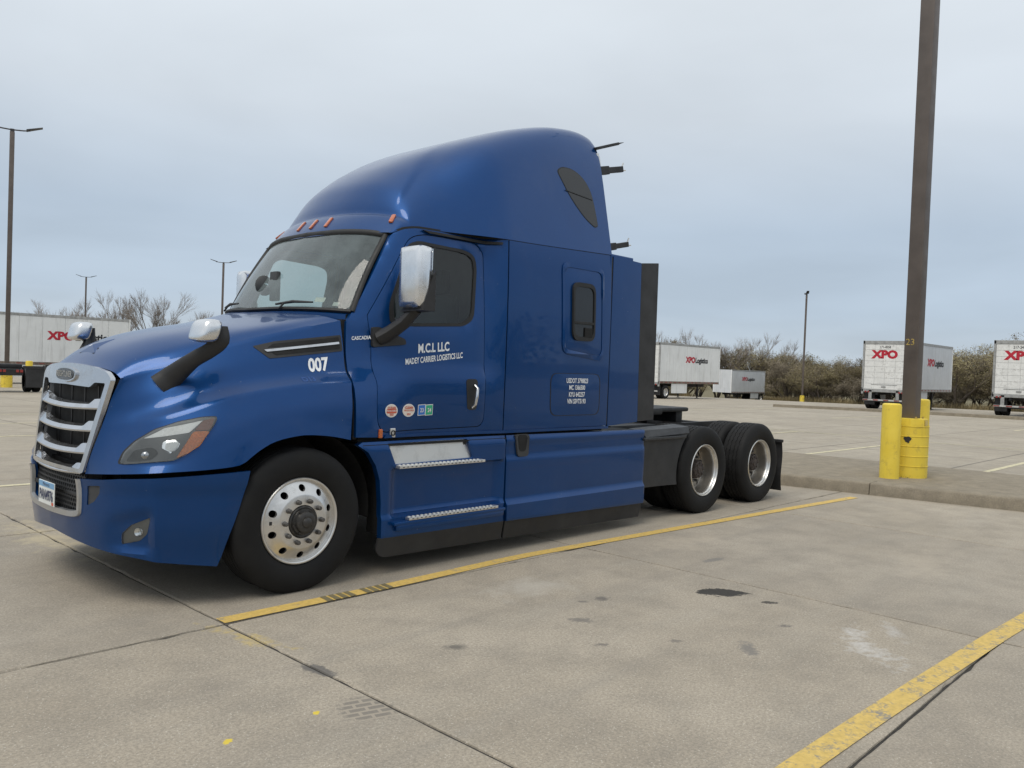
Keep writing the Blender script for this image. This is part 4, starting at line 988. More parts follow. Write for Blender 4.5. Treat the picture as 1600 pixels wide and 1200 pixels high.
concrete('concrete_slab', False); concrete('concrete_sheet', True)
def kerbmat():
    t = NT('kerb_concrete'); mid = t.noise(5, 6, .65); fine = t.noise(70, 3, .7)
    c = t.mix(t.rng(mid, .3, .7), (.20, .170, .125), (.315, .270, .20)); c = t.mix(t.math('MULTIPLY', t.rng(fine, .4, .7), .5), c, (.13, .115, .09))
    v = t.n('TexVoronoi'); v.inputs['Scale'].default_value = 45; t.l(t.pos(), v.inputs[0]); c = t.mix(t.rng(v.outputs['Distance'], .1, .22, .35, 0), c, (.5, .47, .42))
    t.set(Base_Color=c, Roughness=.88); t.bump(fine, .7, .012); MAT['kerb_concrete'] = t.m
kerbmat()
plain('joint_filler', (.035, .032, .028), .95, var=.4, scale=20)
def line_paint(name, col, wear):
    t = NT(name); n = t.noise(7, 6, .72); f = t.noise(60, 4, .7)
    chip = t.rng(t.math('ADD', t.math('MULTIPLY', n, .65), t.math('MULTIPLY', f, .35)), .52-wear, .60-wear)
    c = t.mix(t.rng(t.noise(30, 5), .3, .75), col, tuple(v*.72 for v in col))
    t.set(Base_Color=t.mix(chip, c, (.25, .225, .18)), Roughness=.8); t.bump(f, .3, .004); MAT[name] = t.m
line_paint('yellow_line', (.64, .44, .12), -.02); line_paint('yellow_line_worn', (.64, .455, .135), .01); line_paint('pale_line', (.66, .60, .40), .0)
def ground_sheet():
    xs = sorted(set([-900, -400, -200, -100, -60, -30, -18]+SX[:1]+[-5, 0, 5]+SX[-1:]+list(np.arange(12, 70, 3.))+list(np.arange(70, 130, 6.))+[140, 180, 250, 400, 900]))
    ys = sorted(set([-900, -400, -200, -100, -60, -30, -20]+SY[:1]+[-8, -4, 0, 4]+SY[-1:]+list(np.arange(12, 70, 3.))+list(np.arange(70, 150, 6.))+[180, 250, 400, 900]))
    V = []; idx = {}
    def vid(x, y, z):
        k = (round(x, 3), round(y, 3), round(z, 4))
        if k not in idx: idx[k] = len(V); V.append((x, y, z))
        return idx[k]
    F = []
    for i in range(len(xs)-1):
        for j in range(len(ys)-1):
            a, b, c, d = xs[i], xs[i+1], ys[j], ys[j+1]
            inside = a >= SX[0]-1e-6 and b <= SX[-1]+1e-6 and c >= SY[0]-1e-6 and d <= SY[-1]+1e-6
            zf = (lambda x, y: -.03) if inside else gz
            F.append(tuple(vid(x, y, zf(x, y)) for x, y in ((a, c), (b, c), (b, d), (a, d))))
    o = mesh('ground', V, F, 'concrete_sheet', None, 0); o['kind'] = 'structure'; return o
GROUND = ground_sheet()
m = MB(); m.box((SX[0], SY[0], -.029), (SX[-1], SY[-1], -.012)); m.build('joint_filler', 'joint_filler', GROUND)
rnd = random.Random(4)
for i in range(len(SX)-1):
    for j in range(len(SY)-1):
        a, b, c, d = SX[i], SX[i+1], SY[j], SY[j+1]; g = .0065
        bm = bmesh.new(); nx = 12; 
        # slightly ragged edges, worn arrises
        def edge(p, q, n=30):
            out = []
            for k in range(n):
                t = k/n; out.append((p[0]+(q[0]-p[0])*t, p[1]+(q[1]-p[1])*t))
            return out
        cs = [(a+g, c+g), (b-g, c+g), (b-g, d-g), (a+g, d-g)]; lp = []
        for k in range(4): lp += edge(cs[k], cs[(k+1) % 4])
        ctr = ((a+b)/2, (c+d)/2)
        top = []; 
        for x, y in lp:
            w = rnd.uniform(0, .010)+(rnd.random() < .08)*.018; top.append((x+math.copysign(w, ctr[0]-x)*.7, y+math.copysign(w, ctr[1]-y)*.7))
        inn = [(x+(ctr[0]-x)*.006, y+(ctr[1]-y)*.006) for x, y in top]; n = len(lp)
        dz = rnd.uniform(-.0015, .0015)
        V = [(x, y, -.02) for x, y in lp]+[(x, y, -.004+dz) for x, y in top]+[(x, y, dz) for x, y in inn]
        F = [(r*n+k, r*n+(k+1) % n, (r+1)*n+(k+1) % n, (r+1)*n+k) for r in range(2) for k in range(n)]+[tuple(2*n+k for k in range(n))]
        mesh('concrete_slab', V, F, 'concrete_slab', GROUND)
def strip(name, pts, w, mat, parent=None, zf=None, z=.004):
    c = cr(pts, 6) if len(pts) > 2 else np.array([np.array(pts[0])+(np.array(pts[1])-np.array(pts[0]))*t for t in np.linspace(0, 1, 12)])
    V = []
    for i, p in enumerate(c):
        t = c[min(i+1, len(c)-1)]-c[max(i-1, 0)]; t = t/np.linalg.norm(t); n = np.array([-t[1], t[0]])
        for s in (-.5, .5): q = p+n*w*s; V.append((q[0], q[1], (gz(q[0], q[1]) if zf else 0)+z))
    o = mesh(name, V, gridf(len(c), 2), mat, parent); return o
def pline(pts, w, mat, zf=None):
    o = strip('painted_line', pts, w, mat, None, zf); o['kind'] = 'structure'; return o
pline([(-.70, -.228), (.6, -.236), (1.9, -.20), (2.7, -.24), (5.4, -.42), (8.15, -.625)], .115, 'yellow_line')
pline([(-.70, -3.46), (.15, -3.455), (1.4, -3.50), (2.75, -3.56), (3.4, -3.60), (5.5, -3.72), (8.7, -3.95)], .125, 'yellow_line_worn')
for y in (5.87, 9.22): pline([(-.70, y), (3.5, y), (8.0, y)], .11, 'pale_line', zf=y > 9)
for y in (12.3, 15.65, 18.95): pline([(-.70, y), (3.5, y), (8.0, y)], .11, 'pale_line', True)
for y in (12.3, 15.65, 18.95, 22.3, 25.7): pline([(8.1, y), (12.5, y), (20.4, y)], .11, 'pale_line', True)
for y in (-7.5, -4.15, -.86, 2.42, 5.75, 9.05): pline([(12.2, y), (16, y-.03), (20.4, y-.06)], .11, 'pale_line', True)
pline([(20.5, -8), (20.5, 2), (20.5, 26)], .10, 'pale_line', True)
for y in (2.4, 9.05, 15.6, 22.3): pline([(31, y), (35, y), (39.5, y)], .11, 'pale_line', True)
plain('tread_mark', (.16, .135, .07), .9); plain('tread_mark_dark', (.265, .235, .195), .95, var=.35, scale=14)
# tread prints left by a tyre
tp = MB()
for x0 in (.02, .34):
    for j in range(4):
        x = x0+j*.062; tp.add([(x, -.298, .0062), (x+.046, -.292, .0062), (x+.055, -.175, .0062), (x+.012, -.18, .0062)], [(0, 1, 2, 3)])
o = tp.build('tread_print', 'tread_mark', GROUND); o['kind'] = 'stuff'
# --- near kerb and median
def kerb(y0, y1, n, xf, h, wid, zf=None):
    root = bpy.data.objects.new('kerb', None); COL.objects.link(root); root['kind'] = 'structure'
    ys = [y0+(y1-y0)*k/n for k in range(n+1)]
    return root
KH = .168
kb = MB(); ysk = [-13, -10, -6.85, -3.75, -.655, 2.45, 5.5, 8.2]
KERB = None
for k in range(len(ysk)-1):
    a, b = ysk[k]+.006, ysk[k+1]-.006; n = 12; V = []
    for i in range(n+1):
        y = a+(b-a)*i/n; x = kerb_x(y)+rnd.uniform(-.004, .004); r = rnd.uniform(0, .006)
        V += [(x-.015, y, -.02), (x, y, KH-.028-r), (x+.012, y, KH-.008-r), (x+.035, y, KH-r*.5), (x+.30, y, KH), (x+.30, y, -.02)]
    F = gridf(n+1, 6)+[tuple(range(5, -1, -1)), tuple(n*6+q for q in range(6))]
    if KERB is None: KERB = mesh('kerb', V, F, 'kerb_concrete', None, 40); KERB['kind'] = 'structure'
    else: mesh('kerb_stone', V, F, 'kerb_concrete', KERB, 40)
m = MB(); V = []
for y in np.linspace(-13, 8.2, 12):
    x = kerb_x(y)+.305; V += [(x, y, KH-.004), (12.0-.05*y, y, KH-.01), (12.2-.05*y, y, -.03)]
m.add(V, gridf(12, 3)); md = m.build('median', 'kerb_concrete'); md['kind'] = 'structure'
# --- far kerb and raised edge in front of the trailers
V = []
for y in np.linspace(-25, 17.2, 30):
    x = 43.6-.18*(y-5)*.5; z = gz(x, y); V += [(x-.02, y, z-.02), (x, y, z+.15), (x+.35, y, z+.16), (x+1.2, y, z+.10), (x+3.0, y, z-.03)]
far = mesh('far_kerb', V, gridf(30, 5), 'kerb_concrete', None, 30); far['kind'] = 'structure'

# ------------------------------------------------------------------ light poles, bollards
def yellow():
    t = NT('yellow_enamel'); n = t.noise(3, 5, .6); f = t.noise(38, 5, .7)
    c = t.mix(t.rng(n, .3, .7), (.72, .53, .045), (.80, .61, .075)); sep = t.n('SeparateXYZ'); t.l(t.pos(), sep.inputs[0])
    streak = t.noise(14, 4, .6, sc=(1, 1, .12)); c = t.mix(t.math('MULTIPLY', t.rng(streak, .52, .75), .3), c, (.45, .33, .06))
    sc_ = t.math('MULTIPLY', t.rng(t.noise(8, 6, .7), .56, .66), .45); c = t.mix(sc_, c, (.42, .31, .07))
    low = t.rng(sep.outputs[2], KH+.16, KH+.0, 0, .22)
    chip = t.rng(t.math('SUBTRACT', t.math('ADD', t.math('MULTIPLY', f, .5), t.math('MULTIPLY', n, .5)), t.math('MULTIPLY', low, .5)), .335, .31)
    c = t.mix(chip, c, (.10, .085, .06)); t.set(Base_Color=c, Roughness=.5); t.bump(t.noise(60, 3), .1, .004); MAT['yellow_enamel'] = t.m
yellow()
plain('pole_bronze', (.115, .095, .083), .5, .25, var=.16, scale=3); plain('stencil_yellow', (.40, .29, .08), .7, var=.3, scale=40)
plain('patch_black', (.025, .025, .028), .7, var=.5, scale=60); 
plain('fixture_dark', (.03, .03, .033), .5)
def bollard(x, y, z0, h, r, label, group, tilt=0.):
    m = MB(); m.lathe([(r*1.02, -.02), (r, .02), (r, h-.05), (r*.96, h-.02), (r*.80, h-.004), (1e-4, h)], 28); o = m.build('bollard', 'yellow_enamel', None, 40, (x, y, z0)); o.rotation_euler = (0, tilt, 0)
    tag(o, label, 'bollard', group); return o
bollard(9.52, -.60, KH-.006, 1.10, .135, 'yellow steel bollard left of the light pole numbered 23, nearest to camera', 'yellow bollards by the pole', -.012)
bollard(10.78, -.60, KH-.006, 1.16, .135, 'yellow steel bollard behind the yellow drum base at the right of the numbered pole', 'yellow bollards by the pole')
def pole(name, label, x, y, z0, H, base_h=.88, near=False, rz=0., arms=True):
    t = thing(name, label, 'light pole', (x, y, z0), rz, 'parking lot light poles')
    w = .104
    m = MB(); m.rbox((-w, -w, base_h-.05), (w, w, H), .018); m.build('pole_shaft', 'pole_bronze', t, 40)
    rb = .262; prof = [(rb, -.02)]
    nr = 5
    for k in range(nr):
        z = .03+(base_h-.14)*k/nr; z2 = .03+(base_h-.14)*(k+1)/nr; prof += [(rb, z), (rb, z2-.012), (rb+.006, z2-.008), (rb+.006, z2-.003), (rb, z2)]
    prof += [(rb-.004, base_h-.11)]
    m = MB(); m.lathe(prof, 36); bs = m.build('pole_base', 'yellow_enamel', t, 40)
    m = MB(); m.lathe([(rb-.005, base_h-.115), (rb-.01, base_h-.005), (.1, base_h)], 8, a0=math.pi/8, a1=math.pi/8+2*math.pi); m.build('base_cap', 'yellow_enamel', t)
    if near:
        m = MB()
        for sx, sy in ((-1, -1), (1, -1), (-1, 1), (1, 1)): m.cyl((sx*.13, sy*.13, base_h-.01), .014, .035, 6)
        m.build('anchor_bolts', 'stencil_yellow', t)['kind'] = 'stuff'
    if arms:
        m = MB(); m.rbox((-.09, -.09, H-.02), (.09, .09, H+.14), .02); m.build('pole_cap', 'fixture_dark', t)
        for s in (-1, 1):
            m = MB(); m.tube([(0, s*.05, H+.1), (0, s*.45, H+.12), (0, s*.75, H+.16)], .035, 6); a = m.build('lamp_arm', 'fixture_dark', t)
            m = MB(); m.add([(-.17, s*.6, H+.12), (.17, s*.6, H+.12), (.15, s*1.30, H+.36), (-.15, s*1.30, H+.36), (-.17, s*.6, H+.19), (.17, s*.6, H+.19), (.13, s*1.30, H+.40), (-.13, s*1.30, H+.40)], [(0, 3, 2, 1), (4, 5, 6, 7), (0, 1, 5, 4), (1, 2, 6, 5), (2, 3, 7, 6), (3, 0, 4, 7)]); m.build('lamp_head', 'fixture_dark', a)
    return t
NP = pole('light_pole', 'tall brown light pole stencilled 23 on a yellow drum base', 10.02, -.70, KH-.006, 12.5, near=True, rz=math.radians(-4))
text_on('stencil_number', '23', .135, lambda u, v, d: (-.108, -u+.012, 1.97+v), 'stencil_yellow', NP, bold=.0)
m = MB(); V = [(0, 0)]+[(math.cos(a)*(.042+.012*math.sin(3*a)), math.sin(a)*(.036+.008*math.cos(5*a))) for a in np.linspace(0, 2*math.pi, 18, endpoint=False)]
aa = math.radians(196); P3 = []
for u, v in V:
    q = aa+u/.23; P3.append((.267*math.cos(q), .267*math.sin(q), .57+v*1.3))
m.add(P3, [(0, 1+k, 1+(k+1) % 18) for k in range(18)]); m.build('paint_chip', 'patch_black', NP)
plain('tag_ochre', (.60, .47, .16), .6); m = MB(); q0 = []
for a in (252, 268):
    for z in (.785, .862): q0.append((.258*math.cos(math.radians(a)), .258*math.sin(math.radians(a)), z))
m.add(q0, [(0, 2, 3, 1)]); m.build('base_tag', 'tag_ochre', NP)
def gpole(label, x, y, H, rz): return pole('light_pole', label, x, y, gz(x, y), H, rz=rz)
gpole('light pole with two lamp heads at the left edge behind the black tractor', 9.5, 41.5, 12.6, math.radians(72))
gpole('distant light pole above the left trailer roof beside the bare trees', 40.4, 119.5, 12.6, math.radians(66))
gpole('distant light pole just left of the truck windshield', 39.0, 77.0, 12.0, math.radians(58))
gpole('distant light pole with yellow base in front of the right tree line', 90.8, 37.0, 12.6, math.radians(-60))
x, y = 10.35, 41.0; bollard(x, y, gz(x, y), 1.35, .16, 'far yellow bollard beside the left light pole, behind the black tractor', 'yellow bollards by the pole')

# ------------------------------------------------------------------ trailers
def trailer_mats():
    for nm, lo, hi in (('trailer_white', (.70, .71, .70), (.80, .81, .80)), ('trailer_grey', (.53, .55, .57), (.62, .64, .66))):
        t = NT(nm); n = t.noise(.9, 5, .6); s = t.noise(5, 5, .65, sc=(1, 1, .10)); c = t.mix(t.rng(n, .3, .7), lo, hi)
        c = t.mix(t.math('MULTIPLY', t.rng(s, .52, .78), .45), c, (.30, .285, .26)); t.set(Base_Color=c, Roughness=.45); MAT[nm] = t.m
    t = NT('trailer_door'); n = t.noise(1.6, 6, .7); s = t.noise(7, 5, .7); c = t.mix(t.rng(s, .50, .70), (.78, .78, .76), (.40, .39, .37)); c = t.mix(t.rng(n, .4, .6), c, (.70, .70, .68)); t.set(Base_Color=c, Roughness=.5); MAT['trailer_door'] = t.m
trailer_mats()
plain('rail_alloy', (.36, .36, .35), .5, .4, var=.25); plain('logo_red', (.45, .012, .03), .5); plain('logo_black', (.015, .015, .018), .5)
plain('rail_rust', (.20, .16, .13), .7, .2, var=.5, scale=5); plain('tape_red', (.24, .05, .04), .5, var=.5, scale=3); plain('tape_white', (.50, .49, .47), .5, var=.3)
TWV = None
def road_wheel(parent, x, y, z, out, dual=True):
    """small tyre + rim for background vehicles; out = -1 faces local -y"""
    m = MB(); m.lathe([(.28, .02), (.31, -.005), (.38, -.02), (.46, -.01), (.50, .03), (.50, .25), (.46, .28), (.30, .28)], 28, 'y')
    if dual: m.lathe([(.30, .33), (.46, .33), (.50, .36), (.50, .58), (.46, .61), (.30, .61)], 28, 'y')
    w = m.build('wheel', 'tyre_rubber', parent, 40)
    m = MB(); m.lathe([(.295, 0), (.28, .01), (.265, .03), (.255, .12), (.12, .13), (.11, .05), (.02, .04)], 28, 'y'); m.build('rim', 'aluminium', w, 40)
    w.location = (x, y, z); w.rotation_euler = (0, 0, 0 if out < 0 else math.pi); return w
def trailer(label, x, y, rz, L, side_mat, number='', group='white box trailers', tandem=False, logo_x=.55, logo_h=.62, logo_z=2.62, z0=None, dz=0.):
    z0 = gz(x, y)+dz if z0 is None else z0
    t = thing('box_trailer', label, 'trailer', (x, y, z0), rz, group); W = 1.295; ZB, ZT = 1.16, 4.10
    m = MB(); m.box((.06, -W+.03, ZB), (L-.03, W-.03, ZT-.03)); m.build('body', side_mat, t)
    n = max(4, round(L/1.22)); 
    for sd in (-1, 1):
        for k in range(n):
            a, b = .10+(L-.2)*k/n, .10+(L-.2)*(k+1)/n; m = MB(); m.rbox((a+.012, sd*(W-.03), ZB+.14), (b-.012, sd*(W-.006), ZT-.15), .006); m.build('side_panel', side_mat, t)
        m = MB(); m.rbox((0, sd*(W-.05), ZT-.16), (L, sd*(W+.008), ZT), .012); m.build('top_rail', 'rail_alloy', t)
        m = MB(); m.rbox((0, sd*(W-.06), ZB-.03), (L, sd*(W+.008), ZB+.14), .012); br = m.build('bottom_rail', 'rail_rust' if side_mat == 'trailer_white' else 'rail_alloy', t)
        m = MB(); nt_ = int(L/.6)
        for k in range(nt_): m.box((.2+k*.6, sd*(W+.0085), ZB+.03), (.2+k*.6+.28, sd*(W+.0115), ZB+.08))
        o = m.build('reflective_tape', 'tape_red', br); o['kind'] = 'stuff'
        m = MB(); m.rbox((0, sd*(W-.10), ZB-.25), (.10, sd*(W+.012), ZT+.002), .012); m.build('rear_post', 'rail_alloy', t)
        m = MB(); m.rbox((L-.08, sd*(W-.10), ZB), (L+.004, sd*(W+.012), ZT+.002), .02); m.build('front_post', 'trailer_white', t)
        v0 = text_mesh('XPO', .036, 1.08, 'LEFT', logo_h*1.25); wx = max(p[0] for p in v0[0])
        X0 = L*logo_x-1.55*logo_h/.62 if sd < 0 else L*logo_x+1.55*logo_h/.62
        pl = lambda o_: (lambda u, v, d: (X0-sd*(u+o_), sd*(W+.002), logo_z+v))
        text_on('lettering', 'XPO', logo_h*1.25, pl(0), 'logo_red', t, bold=.036, xs=1.08, align='LEFT')
        text_on('lettering', 'Logistics', logo_h*1.18, pl(wx+.03), 'logo_black', t, bold=.024, xs=.98, align='LEFT')
        # side skirt, mud flaps, wheels, landing leg
        x0, x1 = (3.9, L-4.2) if tandem else (1.75, 3.9)
        m = MB(); m.rbox((x0, sd*(W-.07), .42), (x1, sd*(W-.04), ZB-.03), .01); m.build('side_skirt', side_mat, t)
        for ax in ((1.5, 2.75) if tandem else (1.0,)): road_wheel(t, ax, sd*(W-.03), .5, sd)
        m = MB(); m.rbox((L-2.6, sd*.85-.06, .32), (L-2.48, sd*.85+.06, ZB), .01); m.rbox((L-2.66, sd*.85-.12, .0), (L-2.42, sd*.85+.12, .03), .006); m.rbox((L-2.57, sd*.85-.045, .02), (L-2.51, sd*.85+.045, .4), .006); lg = m.build('landing_leg', 'dark_frame', t)
        m = MB(); m.tube([(L-2.54, sd*.85, .45), (L-1.9, sd*.85, 1.1)], .03, 6); m.build('leg_brace', 'dark_frame', lg)
        m = MB(); m.box((.34, sd*.62, .28), (.36, sd*1.22, 1.0)); m.build('mud_flap', 'flap_rubber', t)
        m = MB(); m.rbox((.0, sd*.78-.09, .60), (.06, sd*.78+.09, ZB), .006); m.build('guard_post', 'rail_alloy', t)
        for k in range(2): m = MB(); m.rbox((-.012, sd*(1.05-.17*k)-.05, 1.0), (.03, sd*(1.05-.17*k)+.05, 1.10), .01); m.build('tail_lamp', 'red_lens', t)
    m = MB(); m.rbox((-.01, -1.2, .52), (.05, 1.2, .62), .006); gb = m.build('guard_bar', 'rail_alloy', t)
    for k in range(8): m = MB(); m.box((-.0125, -1.19+k*.3, .54), (-.0105, -1.19+k*.3+.28, .60)); m.build('guard_tape', 'tape_red' if k % 2 else 'tape_white', gb)
    m = MB(); m.rbox((0, -W, ZT-.20), (.08, W, ZT-.002), .012); m.build('rear_header', 'rail_alloy', t)
    m = MB(); m.rbox((.0, -W, ZB-.12), (.08, W, ZB+.05), .012); m.build('rear_sill', 'rail_alloy', t)
    nd = 8; H0, H1 = ZB+.055, ZT-.205
    for k in range(nd):
        a, b = H0+(H1-H0)*k/nd, H0+(H1-H0)*(k+1)/nd
        for q in range(4):
            y0, y1 = -W+.11+(2*W-.22)*q/4, -W+.11+(2*W-.22)*(q+1)/4
            m = MB(); m.rbox((.022, y0+.003, a+.005), (.06, y1-.003, b-.005), .006); m.build('door_panel', 'trailer_door', t)
    m = MB(); m.rbox((.0, -.09, H0+.10), (.03, .16, H0+.20), .01); m.rbox((.005, -.75, H0+.26), (.02, .75, H0+.29), .004); m.build('door_latch', 'rail_alloy', t)
    text_on('lettering', 'XPO', .62, lambda u, v, d: (.0195, -u+.02, 3.08+v), 'logo_red', t, bold=.040, xs=1.12)
    if number: text_on('lettering', number, .20, lambda u, v, d: (.0195, -u+.02, 3.66+v), 'logo_black', t, bold=.004, xs=.85)
    m = MB(); m.box((.1, -.5, ZB-.28), (L-1, -.38, ZB-.02)); m.box((.1, .38, ZB-.28), (L-1, .5, ZB-.02)); m.box((.5, -1.0, .44), (.62 if False else 1.5, 1.0, .56)); m.build('underframe', 'dark_frame', t)
    return t
trailer('white box trailer seen from behind, its rear doors beside the numbered brown pole', 47.65, 12.8, 0, 8.6, 'trailer_grey', '171-4558', logo_x=.55, logo_h=.46, logo_z=2.75)
trailer('white box trailer cut off by the right edge of the picture', 47.2, 5.7, 0, 8.6, 'trailer_grey', '217-24186', logo_h=.46, logo_z=2.75)
trailer('white box trailer seen side on just behind the truck, landing leg visible', 47.5, 29.7, 0, 8.6, 'trailer_white', '171-2206', logo_x=.55, logo_h=.46, logo_z=2.75)
trailer('small far white box trailer at the foot of the right tree line', 101.5, 48.3, math.pi, 9.2, 'trailer_grey', '', logo_x=.56, logo_h=.50, logo_z=2.75)
trailer('white box trailer added behind the camera, stand-in for the truck mirrored in the sleeper side', -6.5, -25.0, 0, 8.6, 'trailer_white', '', logo_h=.46, logo_z=2.75, z0=0)  # added as a reflection object, stands in for a parked white truck
trailer('white box trailer added behind the camera, stand-in for the truck mirrored in the door', -19.0, -25.0, 0, 8.6, 'trailer_grey', '', logo_h=.46, logo_z=2.75, z0=0)  # added out of view too, a pale shape for the door to mirror
trailer('long white box trailer at the far left behind the light pole', 2.05, 49.7, 0, 16.15, 'trailer_white', '', tandem=True, logo_x=.79, logo_h=.52, logo_z=2.66)
# converter dollies parked at the left, their tails towards us
def dolly(label, x, y, rz):
    t = thing('converter_dolly', label, 'dolly', (x, y, gz(x, y)), rz, 'dark dollies parked at the left')
    m = MB(); m.rbox((-2.2, -.46, .72), (0, .46, 1.0), .02); m.build('frame', 'dark_frame', t)
    m = MB(); m.rbox((-1.5, -.50, 1.0), (-.5, .50, 1.2), .05); m.build('fifth_wheel', 'dark_frame', t, 40)
    m = MB(); m.tube([(-2.2, 0, .85), (-3.6, 0, .8)], .07, 8); m.lathe([(.05, -.03), (.11, -.03), (.11, .03), (.05, .03)], 14, 'z', (-3.7, 0, .8), close=True); m.build('drawbar', 'dark_frame', t)
    for sd in (-1, 1):
        road_wheel(t, -.85, sd*1.22, .5, sd)
        m = MB(); V = []
        for a in np.linspace(.25, 2.6, 10): V += [(-.85+.6*math.cos(a), sd*.58, .5+.6*math.sin(a)), (-.85+.6*math.cos(a), sd*1.25, .5+.6*math.sin(a))]
        m.add(V, gridf(10, 2)); m.build('wheel_fender', 'black_plastic', t, 60)
        m = MB(); m.rbox((-.03, sd*.56, .22), (-.01, sd*1.25, 1.06), .005); m.build('mud_flap', 'flap_rubber', t)
        m = MB(); m.rbox((-.05, sd*.45, 1.02), (.02, sd*1.26, 1.14), .01); m.build('flap_hanger', 'dark_frame', t)
        for k in range(2): m = MB(); m.rbox((.012, sd*(.24+.15*k)-.055, .86), (.035, sd*(.24+.15*k)+.055, .97), .01); m.build('tail_lamp', 'red_lens', t)
    return t
dolly('black converter dolly with mud flaps and red tail lamps, cut off by the left edge', 7.75, 34.5, math.radians(-97))
dolly('dark converter dolly half hidden behind the chrome grille, in front of the long trailer', 13.3, 43.9, math.radians(-100))

# ------------------------------------------------------------------ trees
plain('bark', (.105, .085, .068), .9, var=.35, scale=3); plain('bark_pale', (.20, .175, .15), .9, var=.3, scale=3); plain('twig_pale', (.27, .235, .205), .9, var=.3, scale=2)
plain('twig_brown', (.22, .185, .135), .9, var=.35, scale=1.2)
plain('bud_olive', (.235, .20, .10), .8, var=.4, scale=.8); plain('bud_brown', (.18, .15, .105), .85, var=.4, scale=.8); plain('dry_grass', (.24, .19, .10), .9, var=.35, scale=.6)
def tree_meshes(seed, h, spread, leafy, nst=4, upright=.5, bark='bark', twig='twig_brown', bud='bud_olive', rmin=.014, kk=(3, 5, 5, 5)):
    R = random.Random(seed); tr = MB(); tw = MB(); lf = MB(); ends = []
    def grow(p, d, ln, r, lv):
        pts = [p]; q = p.copy(); dd = d.copy(); n = 4 if lv < 2 else 3
        for i in range(n):
            dd = (dd+Vector((R.gauss(0, .14), R.gauss(0, .14), R.gauss(.04*upright, .08)))).normalized(); q = q+dd*(ln/n); pts.append(q.copy())
        r = max(r, rmin*(1.0 if lv > 2 else 1.5))
        (tr if lv < 2 else tw).tube(pts, [r*(1-.55*i/n) for i in range(n+1)], 5 if lv < 2 else 3, caps=False)
        if lv >= 4: ends.append((pts[-1], dd)); ends.append((pts[-2], dd)); return
        k = kk[min(lv, 3)]
        for j in range(k):
            t = R.uniform(.35, 1.0) if j else 1.0; i = min(n-1, int(t*n)); b = pts[i].lerp(pts[i+1], t*n-i if t < 1 else 1)
            a = Vector((R.gauss(0, 1), R.gauss(0, 1), R.gauss(.25, .5))).normalized(); nd = (dd*(.75+upright*.5)+a*.75*spread).normalized()
            if nd.z < -.1: nd.z *= -.5
            grow(b, nd, ln*R.uniform(.50, .72), r*.42, lv+1)
        if lv >= 3: ends.append((pts[-1], dd))
    for s in range(nst):
        a = 2*math.pi*s/nst+R.random(); d = Vector((math.cos(a)*.35*spread, math.sin(a)*.35*spread, 1)).normalized()
        grow(Vector((math.cos(a)*.12, math.sin(a)*.12, -.1)), d, h*R.uniform(.38, .5), h*.014*R.uniform(.7, 1.1)+.02, 0)
    if leafy:
        for p, d in ends:
            for k in range(leafy):
                c = p+Vector((R.gauss(0, .16), R.gauss(0, .16), R.gauss(0, .16))); s = R.uniform(.035, .085)
                u = Vector((R.gauss(0, 1), R.gauss(0, 1), R.gauss(0, 1))).normalized(); w = u.orthogonal().normalized()
                lf.add([c-u*s, c+w*s*.6, c+u*s, c-w*s*.6], [(0, 1, 2, 3)])
    # rescale to the wanted height
    zm = max(v[2] for v in tw.v); k = h/zm
    for mb in (tr, tw, lf): mb.v = [Vector(v)*k for v in mb.v]
    out = []
    for mb, nm, mt in ((tr, 'trunk', bark), (tw, 'crown', twig), (lf, 'buds', bud)):
        if not mb.v: out.append(None); continue
        me = bpy.data.meshes.new(nm); me.from_pydata([tuple(p) for p in mb.v], [], mb.f); me.materials.append(MAT[mt]); me.update(); out.append(me)
    return out
BARE = [tree_meshes(10+i, 11, .62+.12*i, 0, 5, 1.2, 'bark_pale', 'twig_pale', rmin=.0115, kk=(3, 5, 6, 6)) for i in range(3)]
BUSH = [tree_meshes(40+i, 7.5, 1.1, 2, 5, .3, 'bark', 'twig_brown', ('bud_olive', 'bud_brown', 'bud_olive', 'bud_brown')[i]) for i in range(4)]
def put_tree(name, kit, x, y, s, rz, label, group):
    t = thing(name, label, 'tree', (x, y, gz(x, y)-.05), rz, group); t.scale = (s[0], s[0], s[1])
    for me, nm in zip(kit, ('trunk', 'crown', 'buds')):
        if me: link(nm, me, None, t)
    return t
rt = random.Random(9)
left = [(46, 122, 1.25), (51.5, 124, 1.32), (38, 121, 1.0), (42, 126, 1.1), (56, 126, .80), (32, 124, .78), (57, 119, 1.0), (60, 122, 1.02), (63, 119, 1.06), (66, 121, 1.0), (69, 117, 1.08), (72, 114, 1.05), (75, 110, 1.12), (26, 126, .66), (20, 128, .66), (59, 131, .75), (76, 113, .80), (80, 108, 1.0), (84, 105, .85), (71, 128, .72), (12, 130, .66), (5, 128, .62), (88, 101, .75), (53, 133, .7), (36, 133, .7), (15, 135, .7)]
for i, (x, y, s) in enumerate(left):
    put_tree('bare_tree', BARE[i % 3], x, y, (s*.86, s*.86), rt.random()*6.28, {0: 'tall bare tree above the long trailer, second tallest and left of the tallest', 1: 'tallest pale bare tree, rising above the right end of the long trailer', 17: 'bare tree just left of the windshield, behind the distant light pole'}.get(i, 'smaller pale bare tree in the far row behind the long left trailer'), 'bare trees at the left')
row = []
for k in range(64):
    f = k/63; yy = -6+82*f; row.append((96+rt.uniform(-1.5, 2)+(k % 3)*3.0+(13 if 41 < yy < 54 else 0), yy+rt.uniform(-.6, .6), rt.uniform(.80, 1.08)*(1.0+.25*math.sin(f*9)*.6)))
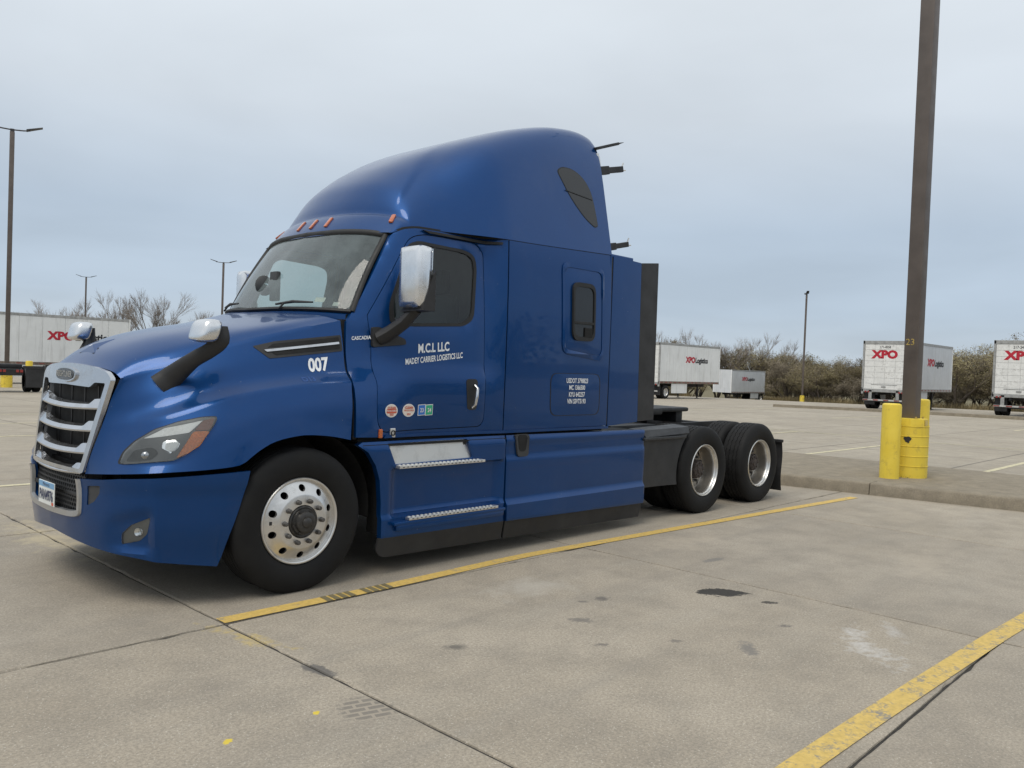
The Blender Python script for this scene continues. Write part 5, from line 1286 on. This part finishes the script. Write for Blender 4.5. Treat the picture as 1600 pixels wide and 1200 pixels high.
for i, (x, y, s) in enumerate(row):
    put_tree('thicket_tree', BUSH[rt.randrange(4)], x, y, (s*1.15, s), rt.random()*6.28, 'budding olive brown tree in the dense tree line behind the right trailers', 'thicket trees at the right')
for x, y, s in ((100, 63, .98), (101, 67, 1.0), (103, 58, .95), (104, 54, .85), (101, 72, .9), (112, 49, .85), (110, 53, .95)):
    put_tree('bare_tree', BARE[rt.randrange(3)], x, y, (s*1.05, s), rt.random()*6.28, 'tall half bare tree standing above the trailer just behind the truck', 'bare trees behind the middle trailers')
for k in range(46):
    y = -7+84*k/45+rt.uniform(-.7, .7); x = 95.0+rt.uniform(-.4, 1.2)+(13 if 41 < y < 54 else 0); s = rt.uniform(.36, .58)
    put_tree('understory_shrub', BUSH[rt.randrange(4)], x, y, (s*1.6, s), rt.random()*6.28, 'low brown twiggy shrub along the foot of the right tree line', 'shrubs under the right tree line')['category'] = 'shrub'
gr = MB()
for k in range(16000):
    y = rt.uniform(-8, 78); x = 93.2+abs(rt.gauss(0, 1.0))+(11 if 41 < y < 54 else 0); z = gz(x, y); h = rt.uniform(.35, 1.0); a = rt.random()*6.28; w = rt.uniform(.02, .045); dx, dy = math.cos(a)*w, math.sin(a)*w
    gr.add([(x-dx, y-dy, z-.02), (x+dx, y+dy, z-.02), (x+rt.gauss(0, .12), y+rt.gauss(0, .12), z+h)], [(0, 1, 2)])
o = gr.build('dry_grass', 'dry_grass'); tag(o, 'tall dry straw coloured grass along the foot of the right tree line', 'grass', kind='stuff')

wd = MB()  # ragged quads added behind the camera as a dark belt for paint reflections
for k in range(15000):
    x = rt.uniform(-110, 70); y = -62+rt.gauss(0, 4); top = 7.5+2.2*math.sin(x*.19)+1.3*math.sin(x*.53+1); z = top*abs(rt.random())**.7; s = rt.uniform(.15, .5)
    u = Vector((rt.gauss(0, 1), rt.gauss(0, 1), rt.gauss(0, 1))).normalized(); w = u.orthogonal().normalized(); c = Vector((x, y, z))
    wd.add([c-u*s, c+w*s*.7, c+u*s, c-w*s*.7], [(0, 1, 2, 3)])
o = wd.build('reflection_wood', 'bud_brown'); tag(o, 'brown wood added unseen behind the camera, a dark belt for the truck paint to reflect', 'wood', kind='stuff')
